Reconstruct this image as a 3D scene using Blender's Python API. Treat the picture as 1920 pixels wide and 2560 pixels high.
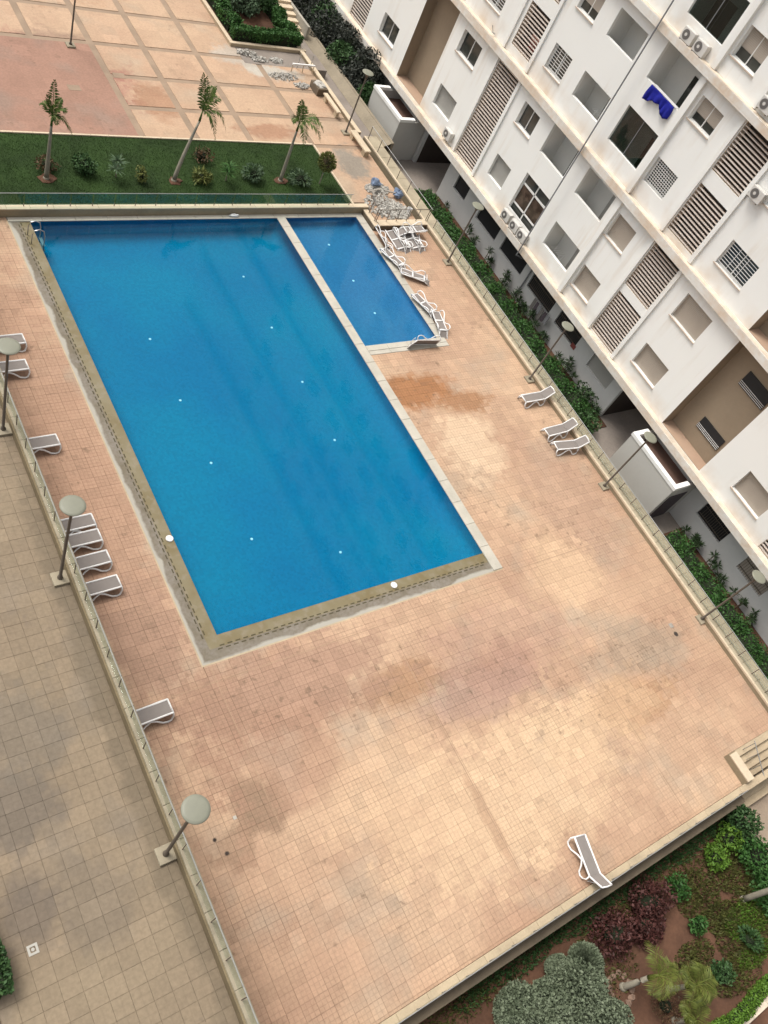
import bpy, math, random
import numpy as np
from mathutils import Vector, Matrix, Euler

for o in list(bpy.data.objects):
    bpy.data.objects.remove(o, do_unlink=True)
scene = bpy.context.scene
COL = scene.collection
R = random.Random(7)

# ------------------------------------------------------------------ camera
AZ, PITCH, ROLL, FPX = 0.972109293, 0.834152434, 0.581364802, 2147.9
fw = Vector((math.sin(AZ)*math.cos(PITCH), math.cos(AZ)*math.cos(PITCH), -math.sin(PITCH)))
rt0 = Vector((math.cos(AZ), -math.sin(AZ), 0)); up0 = rt0.cross(fw)
rt = math.cos(ROLL)*rt0 + math.sin(ROLL)*up0
up = -math.sin(ROLL)*rt0 + math.cos(ROLL)*up0
CAM = Vector((0, 0, 29.0))
cd = bpy.data.cameras.new('camera'); cam = bpy.data.objects.new('camera', cd); COL.objects.link(cam)
mw = Matrix.Identity(4)
for i in range(3):
    mw[i][0] = rt[i]; mw[i][1] = up[i]; mw[i][2] = -fw[i]; mw[i][3] = CAM[i]
cam.matrix_world = mw
cd.sensor_fit = 'HORIZONTAL'; cd.sensor_width = 36.0; cd.lens = FPX/1920*36.0
cd.clip_start = 0.1; cd.clip_end = 2000
scene.camera = cam
scene.render.resolution_x = 768; scene.render.resolution_y = 1024

# ------------------------------------------------------------------ light
SUN_EL, SUN_AZ = math.radians(60), math.radians(-36)   # azimuth from +Y towards +X
world = bpy.data.worlds.new('World'); scene.world = world; world.use_nodes = True
wn = world.node_tree; wn.nodes.clear()
sky = wn.nodes.new('ShaderNodeTexSky'); sky.sky_type = 'NISHITA'; sky.sun_disc = False
sky.sun_elevation = SUN_EL; sky.sun_rotation = SUN_AZ
sky.air_density = 1.0; sky.dust_density = 6.0; sky.ozone_density = 0.6
hs = wn.nodes.new('ShaderNodeHueSaturation'); hs.inputs['Saturation'].default_value = 0.22
bg = wn.nodes.new('ShaderNodeBackground'); bg.inputs['Strength'].default_value = 0.15
wo = wn.nodes.new('ShaderNodeOutputWorld')
wn.links.new(sky.outputs[0], hs.inputs['Color']); wn.links.new(hs.outputs[0], bg.inputs[0]); wn.links.new(bg.outputs[0], wo.inputs[0])
sl = bpy.data.lights.new('sun', 'SUN'); sl.energy = 1.4; sl.angle = math.radians(22); sl.color = (1.0, 0.95, 0.88)
so = bpy.data.objects.new('sun', sl); COL.objects.link(so)
sd = Vector((math.sin(SUN_AZ)*math.cos(SUN_EL), math.cos(SUN_AZ)*math.cos(SUN_EL), math.sin(SUN_EL)))
so.rotation_euler = sd.to_track_quat('Z', 'Y').to_euler(); so.location = sd*200
scene.view_settings.view_transform = 'Standard'; scene.view_settings.look = 'None'
scene.view_settings.exposure = 0.33; scene.view_settings.gamma = 1.0
scene.view_settings.use_curve_mapping = False
scene.render.engine = 'CYCLES'
scene.cycles.transparent_max_bounces = 24

# ------------------------------------------------------------------ materials
class NT:
    def __init__(s, name):
        s.m = bpy.data.materials.new(name); s.m.use_nodes = True; s.t = s.m.node_tree
        s.b = s.t.nodes['Principled BSDF']; s.out = s.t.nodes['Material Output']
        s._pos = None
    def n(s, typ, **kw):
        nd = s.t.nodes.new(typ)
        for k, v in kw.items(): setattr(nd, k, v)
        return nd
    def put(s, sock, v):
        if hasattr(v, 'links'): s.t.links.new(v, sock)
        else:
            if isinstance(v, (tuple, list)) and len(v) == 3 and sock.type == 'RGBA': v = (*v, 1)
            sock.default_value = v
    def pos(s):
        if s._pos is None: s._pos = s.n('ShaderNodeNewGeometry').outputs['Position']
        return s._pos
    def noise(s, scale, detail=3, vec=None, rough=0.55):
        nd = s.n('ShaderNodeTexNoise'); nd.inputs['Scale'].default_value = scale
        nd.inputs['Detail'].default_value = detail; nd.inputs['Roughness'].default_value = rough
        s.put(nd.inputs['Vector'], vec or s.pos()); return nd.outputs['Fac']
    def math(s, op, a, b=0.0, c=None):
        nd = s.n('ShaderNodeMath', operation=op); s.put(nd.inputs[0], a); s.put(nd.inputs[1], b)
        if c is not None: s.put(nd.inputs[2], c)
        return nd.outputs[0]
    def vmath(s, op, a, b=(0, 0, 0)):
        nd = s.n('ShaderNodeVectorMath', operation=op); s.put(nd.inputs[0], a)
        if op == 'SCALE': s.put(nd.inputs['Scale'], b)
        else: s.put(nd.inputs[1], b)
        return nd.outputs['Value'] if op in ('LENGTH', 'DOT_PRODUCT') else nd.outputs[0]
    def ramp(s, f, a, b, lo=0.0, hi=1.0):
        nd = s.n('ShaderNodeMapRange'); s.put(nd.inputs[0], f)
        for i, v in ((1, a), (2, b), (3, lo), (4, hi)): nd.inputs[i].default_value = v
        return nd.outputs[0]
    def mix(s, f, a, b, mode='MIX'):
        nd = s.n('ShaderNodeMix', data_type='RGBA', blend_type=mode)
        s.put(nd.inputs[0], f); s.put(nd.inputs[6], a); s.put(nd.inputs[7], b); return nd.outputs[2]
    def bump(s, h, strength, dist=0.02):
        nd = s.n('ShaderNodeBump'); nd.inputs['Strength'].default_value = strength; nd.inputs['Distance'].default_value = dist
        s.put(nd.inputs['Height'], h); s.put(s.b.inputs['Normal'], nd.outputs[0])
    def sep(s):
        nd = s.n('ShaderNodeSeparateXYZ'); s.put(nd.inputs[0], s.pos()); return nd.outputs
    def fin(s, col, rough=0.8, spec=0.3):
        s.put(s.b.inputs['Base Color'], col); s.put(s.b.inputs['Roughness'], rough)
        s.b.inputs['Specular IOR Level'].default_value = spec; return s.m

def mul(c, k): return tuple(min(1, v*k) for v in c)

def mat(name, c, rough=0.8, var=0.12, scale=2.0, fine=30, bump=0.0, spec=0.3, metal=0.0):
    t = NT(name)
    f = t.math('ADD', t.math('MULTIPLY', t.noise(scale), 0.7), t.math('MULTIPLY', t.noise(fine, 2), 0.3))
    f = t.ramp(f, 0.32, 0.68)
    col = t.mix(f, mul(c, 1-var), mul(c, 1+var))
    if bump: t.bump(t.noise(fine, 3), bump)
    t.b.inputs['Metallic'].default_value = metal
    return t.fin(col, rough, spec)

def leafmat(name, c, c2, rough=0.6):
    t = NT(name)
    nd = t.n('ShaderNodeNewGeometry'); r = nd.outputs['Random Per Island']
    f = t.math('ADD', t.math('MULTIPLY', r, 0.75), t.math('MULTIPLY', t.ramp(t.noise(1.3), 0.3, 0.7), 0.4))
    t.b.inputs['Subsurface Weight'].default_value = 0.0
    col = t.mix(f, c, c2)
    if name == 'lawn_blades': col = t.mix(t.ramp(t.noise(.55, 4), .5, .72, 0, .6), col, (.045, .055, .014))
    return t.fin(col, rough, 0.25)

def stain_shade(t, base, specs, warp):  # stain patches, plus one painted strip of wall shade on the terrace
    fl = t.vmath('FLOOR', t.vmath('SCALE', t.pos(), 4.0)); w_ = t.n('ShaderNodeTexWhiteNoise', noise_dimensions='2D'); t.put(w_.inputs[0], fl)
    warp = t.math('ADD', warp, t.math('MULTIPLY', t.math('SUBTRACT', w_.outputs[0], .5), .16))
    for (x, y, rx, ry, k, c) in specs:
        d = t.vmath('LENGTH', t.vmath('MULTIPLY', t.vmath('SUBTRACT', t.pos(), (x, y, 0)), (1/rx, 1/ry, 0)))
        d = t.math('ADD', d, t.math('MULTIPLY', t.math('SUBTRACT', warp, 0.5), 1.5))
        base = t.mix(t.ramp(d, 1.05, 0.6, 0, min(1, k*1.2)), base, c)
    return base

def paving(name, a, b, grey, tile, cells, specs, groove=0.25, mottled=0.5, tvar=0.10, mottcol=(0.13, 0.085, 0.055), spots=()):
    t = NT(name); P = t.pos(); sp = t.sep()
    big = t.noise(0.16, 4); mid = t.noise(0.7, 4); fine = t.noise(9, 3)
    col = t.mix(t.math('ADD', t.math('MULTIPLY', t.ramp(big, 0.38, 0.62), .65), t.math('MULTIPLY', t.ramp(mid, 0.35, 0.68), .35)), a, b)
    col = t.mix(t.ramp(t.noise(0.33, 3, t.vmath('ADD', P, (31, 7, 0))), 0.52, 0.68, 0, 0.75), col, grey)
    warp = t.noise(0.8, 5, t.vmath('ADD', P, (3, 11, 0)))
    col = stain_shade(t, col, specs, warp)
    # each slab its own tone
    fl = t.vmath('FLOOR', t.vmath('SCALE', P, 1/tile)); fl = t.vmath('MULTIPLY', fl, (1, 1, 0))
    wn_ = t.n('ShaderNodeTexWhiteNoise', noise_dimensions='3D'); t.put(wn_.inputs[0], fl)
    col = t.mix(1.0, col, t.mix(wn_.outputs[0], (1-tvar,)*3, (1+tvar,)*3), 'MULTIPLY')
    wb = t.n('ShaderNodeTexWhiteNoise', noise_dimensions='3D'); t.put(wb.inputs[0], t.vmath('FLOOR', t.vmath('MULTIPLY', P, (.5/tile, 1/tile, 0))))
    col = t.mix(t.math('MULTIPLY', t.ramp(wb.outputs[0], .72, .80), t.ramp(mid, .4, .55)), col, mul2(t, col, 1+tvar*1.3))
    # dirt speckle
    if mottled:
        sp1 = t.ramp(t.noise(2.6, 4, t.vmath('ADD', P, (5, 2, 0))), 0.60, 0.72)
        area = t.ramp(t.noise(0.22, 2, t.vmath('ADD', P, (17, 3, 0))), 0.45, 0.6)
        for (x, y, rx, ry) in spots:
            d = t.vmath('LENGTH', t.vmath('MULTIPLY', t.vmath('SUBTRACT', P, (x, y, 0)), (1/rx, 1/ry, 0)))
            area = t.math('MAXIMUM', area, t.ramp(d, 1.1, 0.5))
        col = t.mix(t.math('MULTIPLY', t.math('MULTIPLY', sp1, area), mottled), col, mottcol)
        wn2 = t.n('ShaderNodeTexWhiteNoise', noise_dimensions='3D'); t.put(wn2.inputs[0], t.vmath('FLOOR', t.vmath('MULTIPLY', P, (4/tile*.5, 4/tile*.5, 0))))
        blot = t.math('MULTIPLY', t.ramp(wn2.outputs[0], .72, .80), t.math('MULTIPLY', area, t.ramp(t.noise(1.4, 3, t.vmath('ADD', P, (2, 8, 0))), .48, .6)))
        col = t.mix(t.math('MULTIPLY', blot, mottled*.38), col, mottcol)
    col = t.mix(t.ramp(fine, 0.3, 0.7, 0, 1), mul2(t, col, 0.90), mul2(t, col, 1.09))
    if cells:
        p = tile/cells
        def edge(o): return t.math('ABSOLUTE', t.math('SUBTRACT', t.math('FRACT', t.math('DIVIDE', o, p)), 0.5))
        e = t.math('MAXIMUM', edge(sp[0]), edge(sp[1]))
        wear = t.ramp(t.noise(0.5, 3, t.vmath('ADD', P, (9, 9, 0))), 0.3, 0.7, 0.25, 1.0)
        gmask = t.math('MULTIPLY', t.ramp(e, 0.38, 0.46), wear)
        col = t.mix(t.math('MULTIPLY', gmask, groove), col, mul2(t, col, 0.45))
    t.bump(fine, 0.15, 0.01)
    return t.fin(col, 0.8, 0.25)

def mul2(t, col, k): return t.mix(1.0, col, (k, k, k), 'MULTIPLY')

PEACH, REDDISH, GREY = (0.50, 0.345, 0.228), (0.37, 0.232, 0.155), (0.36, 0.28, 0.205)
DECK_ST = [
 (27.6, 21.2, 2.6, 1.3, .85, (.31, .15, .07)), (30.0, 20.0, 2.2, .9, .7, (.31, .16, .08)),
 (28.6, 17.4, 2.2, 2.6, .7, (.57, .42, .285)), (32.4, 26, 2.0, 5, .5, (.43, .28, .19)),
 (18.4, 7.2, 2.3, 1.1, .5, (.27, .145, .075)), (23.0, 6.2, 2.4, 1.4, .6, (.29, .165, .12)),
 (30.8, 4.4, 3.2, 1.6, .48, (.285, .225, .165)), (28.6, 2.6, 3.2, 1.4, .6, (.33, .185, .10)),
 (10.9, 5.2, 1.1, 1.3, .75, (.24, .16, .105)), (9.5, 4.1, 1.0, .8, .5, (.22, .14, .09)),
 (20.5, 1.6, 6.5, 3.4, .6, (.57, .405, .26)), (16.0, 3.5, 3.5, 3.0, .5, (.53, .365, .235)),
 (9.3, 20, 2.2, 16, .7, (.365, .225, .15)), (13.5, 8.6, 5.5, 2.0, .75, (.31, .19, .13)), (12.5, 6.5, 2.5, 2.4, .5, (.33, .20, .135)), (21.5, 5.6, 3.2, 1.3, .6, (.33, .215, .165)), (9.5, 12, 1.6, 3.0, .6, (.315, .20, .14)), (24, 7.2, 4.5, 2.2, .45, (.36, .225, .165)), (32.5, 13, 2.6, 5, .5, (.38, .25, .175)), (29.5, 9.5, 2.2, 2.4, .55, (.54, .375, .24)),
 (15.0, 9.0, 4.5, 1.5, .5, (.36, .23, .16)), (18.8, 0.9, .3, 2.4, .4, (.33, .20, .125)),
 (26, 2.8, 5, 1.6, .4, (.56, .395, .25)), (33.4, 4.5, .12, .12, 1, (.05, .04, .035)),
 (9.0, 4.6, .10, .10, 1, (.04, .03, .025)), (9.2, 4.05, .11, .11, 1, (.04, .03, .025)),
]
M = {}
M['deck'] = paving('deck_paving', PEACH, REDDISH, GREY, 0.5, 3, DECK_ST, 0.40, 0.6, 0.06,
                   spots=[(10.2, 11.5, 1.6, 4.5), (12.5, 9.3, 3, 1.2), (19.5, 7.5, 4, 2), (24, 6.5, 3, 2), (31.5, 11, 2.5, 3), (9.6, 28, 1.6, 4)])
M['deck_joint'] = mat('deck_joint', (.33, .225, .148), .95, .2)
M['terrace'] = paving('terrace_paving', (.24, .187, .124), (.218, .166, .112), (.19, .157, .12), 0.5, 2,  # terrace colours include the shade of the tall building on the left
    [(3.4, 7.0, 1.4, 1.5, .55, (.125, .105, .085)), (4.4, 4.0, 1.3, 1.6, .4, (.145, .118, .09)), (2.9, 4.3, .9, 1.2, .5, (.12, .098, .08)), (4.0, 9.2, 1.5, 2, .5, (.155, .13, .1)), (6.6, 8, .55, 14, .55, (.145, .115, .078))],  # last entry paints the soft shade along the foot of the wall
    0.14, 0.5, 0.06, (.12, .095, .08))
M['terrace_joint'] = mat('terrace_joint', (.19, .148, .098), .95, .2)
M['plaza'] = paving('plaza_paving', (.45, .315, .21), (.40, .262, .175), (.39, .30, .215), 1.0, 0,
    [(16.2, 45.6, 5.2, 5.0, .95, (.31, .155, .115)), (10, 45, 6, 7, .95, (.31, .155, .115)), (18, 49.6, 2.5, 1.6, .6, (.25, .17, .12)), (22, 44.5, 1.4, 2.0, .6, (.31, .17, .10)),
     (28.6, 42.2, 2.4, .9, .6, (.29, .15, .09)), (33.2, 39.3, 1.4, 1.9, .75, (.22, .195, .16)), (31.5, 48.6, 2.4, 1.0, .9, (.42, .38, .32)), (29.5, 50.2, 2.0, 1.2, .7, (.40, .35, .29)), (17, 60, 9, 6, .5, (.38, .22, .13))], 0, 0.35, 0.05)
M['band'] = mat('grey_paving_band', (.285, .208, .145), .85, .15, 1.0, 20)
M['pinkpave'] = paving('pink_paving', (.315, .182, .132), (.285, .165, .118), (.25, .175, .135), 1.0, 0, [], 0, .5, .05)
M['stone'] = mat('beige_stone', (.42, .335, .225), .8, .16, 1.2, 14)
M['stonedull'] = mat('weathered_cap', (.285, .245, .175), .85, .2, 1.4, 12)
M['lowface'] = mat('shaded_tan_render', (.185, .145, .085), .9, .22, .9, 8)  # tan face of the left wall, its soft shade mixed into the colour
M['stonelight'] = mat('pale_stone', (.56, .46, .33), .8, .10, 1.2, 14)
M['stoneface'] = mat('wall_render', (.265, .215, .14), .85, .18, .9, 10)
M['shadeface'] = mat('shaded_brown_render', (.135, .105, .072), .9, .2, .9, 10)  # wall render with shade put into the brown; also colours the stone block
M['bank'] = mat('weathered_bank', (.255, .215, .155), .9, .2, .8, 8)
M['grey_conc'] = mat('grey_concrete', (.33, .305, .255), .85, .16, 1.2, 12)
M['coping'] = mat('coping_stone', (.44, .41, .345), .75, .14, 1.0, 16)
M['soil'] = mat('red_soil', (.10, .050, .030), .95, .35, .8, 9, .4)
M['ringstone'] = mat('earth_stone', (.19, .125, .09), .95, .2, 2, 9)
M['stonemid'] = mat('grey_beige_cap', (.37, .315, .225), .8, .16, 1.2, 14)
M['soilpale'] = mat('pale_soil', (.30, .235, .175), .95, .2, 1.0, 12, .3)
M['path'] = mat('grey_path', (.24, .205, .175), .9, .2, .6, 10)
M['earth'] = mat('earth', (.16, .12, .085), .95, .2, .3)
def wallmat(name, c, st):
    t = NT(name); P = t.pos()
    v = t.noise(1.0, 4, t.vmath('MULTIPLY', P, (1, 2.6, .22)))
    patch = t.noise(.28, 4)
    f = t.math('MULTIPLY', t.ramp(v, .5, .78), t.ramp(patch, .42, .62))
    col = t.mix(t.math('MULTIPLY', f, .55), c, st)
    z = t.sep()[2]
    zz = t.math('FRACT', t.math('DIVIDE', t.math('SUBTRACT', z, 1.68), 7.21))
    low = t.math('MULTIPLY', t.ramp(zz, .0, .16, 1, 0), t.ramp(t.noise(.45, 4, t.vmath('ADD', P, (4, 4, 0))), .42, .66))
    col = t.mix(t.math('MULTIPLY', low, .75), col, (.62, .48, .34))
    col = t.mix(t.ramp(t.noise(.12, 3), .4, .6, 0, .5), col, mul2(t, col, .94))
    t.bump(t.noise(18, 3), .08, .01)
    return t.fin(col, .85, .25)
M['white'] = wallmat('white_render', (.82, .815, .775), (.60, .50, .38))
M['white2'] = mat('grey_white_render', (.55, .545, .52), .85, .05, .5, 5)
M['porchwall'] = mat('porch_render', (.50, .485, .44), .85, .04, .5, 5)
M['tanwall'] = mat('tan_render', (.30, .235, .165), .85, .08, .5, 5)
M['ledge'] = mat('stained_ledge', (.66, .56, .44), .85, .2, 1.4, 9)
M['pinkledge'] = mat('pink_ledge', (.42, .29, .205), .85, .08, 1.0)
M['loggia'] = mat('loggia_render', (.70, .69, .65), .85, .06, .6)
M['slat'] = mat('cream_slat', (.64, .56, .49), .6, .06, 1.0)
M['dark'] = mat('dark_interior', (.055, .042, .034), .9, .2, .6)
M['black'] = mat('black_iron', (.022, .022, .023), .5, .1)
M['shutter'] = mat('beige_shutter', (.40, .345, .285), .7, .04, 1.0)
M['shuttergrey'] = mat('grey_shutter', (.35, .34, .31), .7, .04, 1.0)
M['sill'] = mat('pink_sill', (.52, .43, .35), .8, .08)
M['wframe'] = mat('white_frame', (.72, .71, .68), .5, .03)
M['alu'] = mat('brushed_metal', (.40, .40, .385), .35, .05, 3, 30, 0, .5, .6)
M['wirerail'] = mat('dull_steel_rail', (.26, .255, .24), .5, .08)
M['railgrey'] = mat('dark_post', (.14, .115, .09), .5, .1, 3, 30, 0, .4, .2)
M['pole'] = mat('bronze_pole', (.115, .095, .075), .5, .1, 3, 30, 0, .4, .2)
M['lamphead'] = mat('lamp_cover', (.215, .215, .165), .45, .05, 4)
M['plastic'] = mat('white_plastic', (.74, .73, .71), .4, .03)
M['mesh'] = mat('taupe_mesh', (.215, .19, .172), .75, .05, 6, 160, .1)
M['meshbrown'] = mat('brown_mesh', (.20, .155, .13), .75, .05, 6, 160, .1)
M['blue'] = mat('blue_cloth', (.008, .012, .22), .9, .12, 5)
M['redcloth'] = mat('red_cloth', (.22, .06, .05), .9, .1, 5)
M['pinkcloth'] = mat('pink_cloth', (.55, .30, .24), .9, .1, 5)
M['pipe'] = mat('grey_pipe', (.20, .20, .205), .5, .08)
M['ac'] = mat('ac_casing', (.60, .575, .53), .55, .05)
M['acfan'] = mat('ac_fan', (.14, .13, .12), .6, .1)
M['trunk'] = mat('palm_bark', (.24, .215, .165), .9, .18, 2, 12, .3)
M['stem'] = mat('woody_stem', (.12, .085, .055), .9, .2)
M['greycore'] = mat('grey_green_core', (.05, .065, .04), .95, .2)
M['leafcore'] = mat('dark_leaf_core', (.016, .022, .010), .95, .2)
M['rubble'] = mat('rubble_stone', (.40, .38, .34), .9, .3, 3, 12)
M['rubbledark'] = mat('rubble_dark', (.28, .255, .22), .9, .35, 2, 9)
M['bluebag'] = mat('blue_plastic_sack', (.16, .21, .30), .5, .15)
M['drain'] = mat('white_grate', (.42, .40, .35), .7, .1)
M['purple'] = mat('purple_grey_door', (.075, .06, .068), .6, .1)
M['redpanel'] = mat('brown_roof_tray', (.14, .082, .062), .8, .2, .8)
M['grass'] = leafmat('lawn_blades', (.014, .040, .006), (.032, .068, .010))
M['lawn'] = mat('lawn_ground', (.020, .042, .008), .95, .4, .45, 8)
M['hedge'] = leafmat('hedge_leaf', (.022, .075, .014), (.055, .13, .03))
M['hedgebrt'] = leafmat('bright_hedge_leaf', (.05, .12, .012), (.11, .20, .025))
M['shrubdk'] = leafmat('dusky_leaf', (.018, .024, .016), (.07, .075, .062))
M['shrubgn'] = leafmat('green_leaf', (.02, .055, .015), (.055, .11, .035))
M['yucca'] = leafmat('yucca_leaf', (.018, .042, .016), (.055, .09, .035))
M['frond'] = leafmat('palm_frond', (.03, .06, .010), (.10, .145, .03))
M['lime'] = leafmat('lime_frond', (.05, .07, .010), (.145, .165, .032))
M['greybush'] = leafmat('grey_green_leaf', (.07, .092, .052), (.17, .20, .128))
M['redbush'] = leafmat('maroon_leaf', (.030, .012, .010), (.105, .038, .032))
M['variegated'] = leafmat('yellow_green_leaf', (.06, .08, .018), (.18, .19, .055))
M['weeds'] = leafmat('weed_leaf', (.04, .045, .014), (.095, .10, .025))
M['silver'] = leafmat('silvery_leaf', (.035, .075, .03), (.11, .16, .09))
M['rustleaf'] = leafmat('rust_leaf', (.05, .04, .018), (.14, .075, .04))

def poolmat(name, c, c2, p=0.11):
    t = NT(name); sp = t.sep()
    def edge(o): return t.math('ABSOLUTE', t.math('SUBTRACT', t.math('FRACT', t.math('DIVIDE', o, p)), 0.5))
    fl = t.vmath('FLOOR', t.vmath('SCALE', t.pos(), 1/p))
    wn_ = t.n('ShaderNodeTexWhiteNoise', noise_dimensions='3D'); t.put(wn_.inputs[0], fl)
    col = t.mix(t.ramp(t.noise(.18, 3), .35, .65), c, c2)
    col = t.mix(1.0, col, t.mix(wn_.outputs[0], (.92,)*3, (1.08,)*3), 'MULTIPLY')
    return t.fin(col, .6, .08)
M['poolblue'] = poolmat('pool_mosaic', (.001, .215, .325), (.001, .178, .31))
M['babyblue'] = poolmat('small_pool_mosaic', (.065, .215, .35), (.055, .19, .34))
M['lampglow'] = mat('pool_lamp_disc', (.9, .95, .95), .4, .02)

def overflow(name):
    t = NT(name); P = t.pos()
    col = t.mix(t.ramp(t.noise(.7, 4), .4, .6), (.20, .17, .10), (.165, .13, .062))
    col = t.mix(t.ramp(t.noise(3, 3), .5, .7, 0, .5), col, (.25, .215, .16))
    return t.fin(col, .55, .4)
M['overflow'] = overflow('algae_stained_channel')
def limed(name):
    t = NT(name); sp = t.sep()
    dx = t.ramp(sp[0], 11.0, 11.42, 1, 0); dy = t.ramp(sp[1], 10.48, 10.92, 1, 0)
    e = t.math('MAXIMUM', dx, dy)
    f = t.ramp(t.math('ADD', t.math('MULTIPLY', e, .55), t.noise(.55, 5)), .82, .94)
    base = t.mix(t.ramp(t.noise(1.1, 4), .4, .62), (.215, .19, .155), (.165, .14, .10))
    base = t.mix(t.ramp(t.noise(7, 3), .4, .7, 0, .5), base, (.12, .10, .07))
    return t.fin(t.mix(f, base, (.36, .34, .29)), .8, .3)
M['limed'] = limed('limed_concrete')
M['slot'] = mat('gutter_slot', (.075, .062, .035), .9, .2)

def watermat():
    t = NT('water'); t.t.nodes.remove(t.b)
    tr = t.n('ShaderNodeBsdfTransparent'); tr.inputs[0].default_value = (.60, .88, .96, 1)
    gl = t.n('ShaderNodeBsdfGlossy'); gl.inputs['Roughness'].default_value = .03; gl.inputs[0].default_value = (.75, .85, .9, 1)
    fr = t.n('ShaderNodeFresnel'); fr.inputs[0].default_value = 1.33
    b = t.n('ShaderNodeBump'); b.inputs['Strength'].default_value = .06; b.inputs['Distance'].default_value = .05
    t.put(b.inputs['Height'], t.noise(2.2, 4)); t.put(gl.inputs['Normal'], b.outputs[0]); t.put(fr.inputs['Normal'], b.outputs[0])
    mx = t.n('ShaderNodeMixShader'); t.put(mx.inputs[0], fr.outputs[0])
    t.t.links.new(tr.outputs[0], mx.inputs[1]); t.t.links.new(gl.outputs[0], mx.inputs[2]); t.t.links.new(mx.outputs[0], t.out.inputs[0])
    return t.m
M['water'] = watermat()

def glassmat(name, tint, refl=.10):
    t = NT(name); t.t.nodes.remove(t.b)
    tr = t.n('ShaderNodeBsdfTransparent'); tr.inputs[0].default_value = (*tint, 1)
    gl = t.n('ShaderNodeBsdfGlossy'); gl.inputs['Roughness'].default_value = .02; gl.inputs[0].default_value = (.9, .95, .93, 1)
    mx = t.n('ShaderNodeMixShader'); mx.inputs[0].default_value = refl
    t.t.links.new(tr.outputs[0], mx.inputs[1]); t.t.links.new(gl.outputs[0], mx.inputs[2]); t.t.links.new(mx.outputs[0], t.out.inputs[0])
    return t.m
M['glass'] = glassmat('clear_glass', (.92, .94, .92), .05)
M['glassdark'] = glassmat('smoked_glass', (.50, .55, .54), .05)
M['glassgreen'] = glassmat('green_glass', (.80, .89, .88), .04)
t_ = NT('window_glass'); t_.b.inputs['Metallic'].default_value = 0.0
M['pane'] = t_.fin(t_.mix(t_.ramp(t_.noise(.9, 2), .4, .6), (.03, .033, .03), (.06, .062, .055)), .08, .5)
t_ = NT('window_glass_brown')
M['panebrown'] = t_.fin(t_.mix(t_.ramp(t_.noise(2.2, 3), .4, .6), (.035, .024, .018), (.09, .062, .048)), .1, .5)

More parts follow.
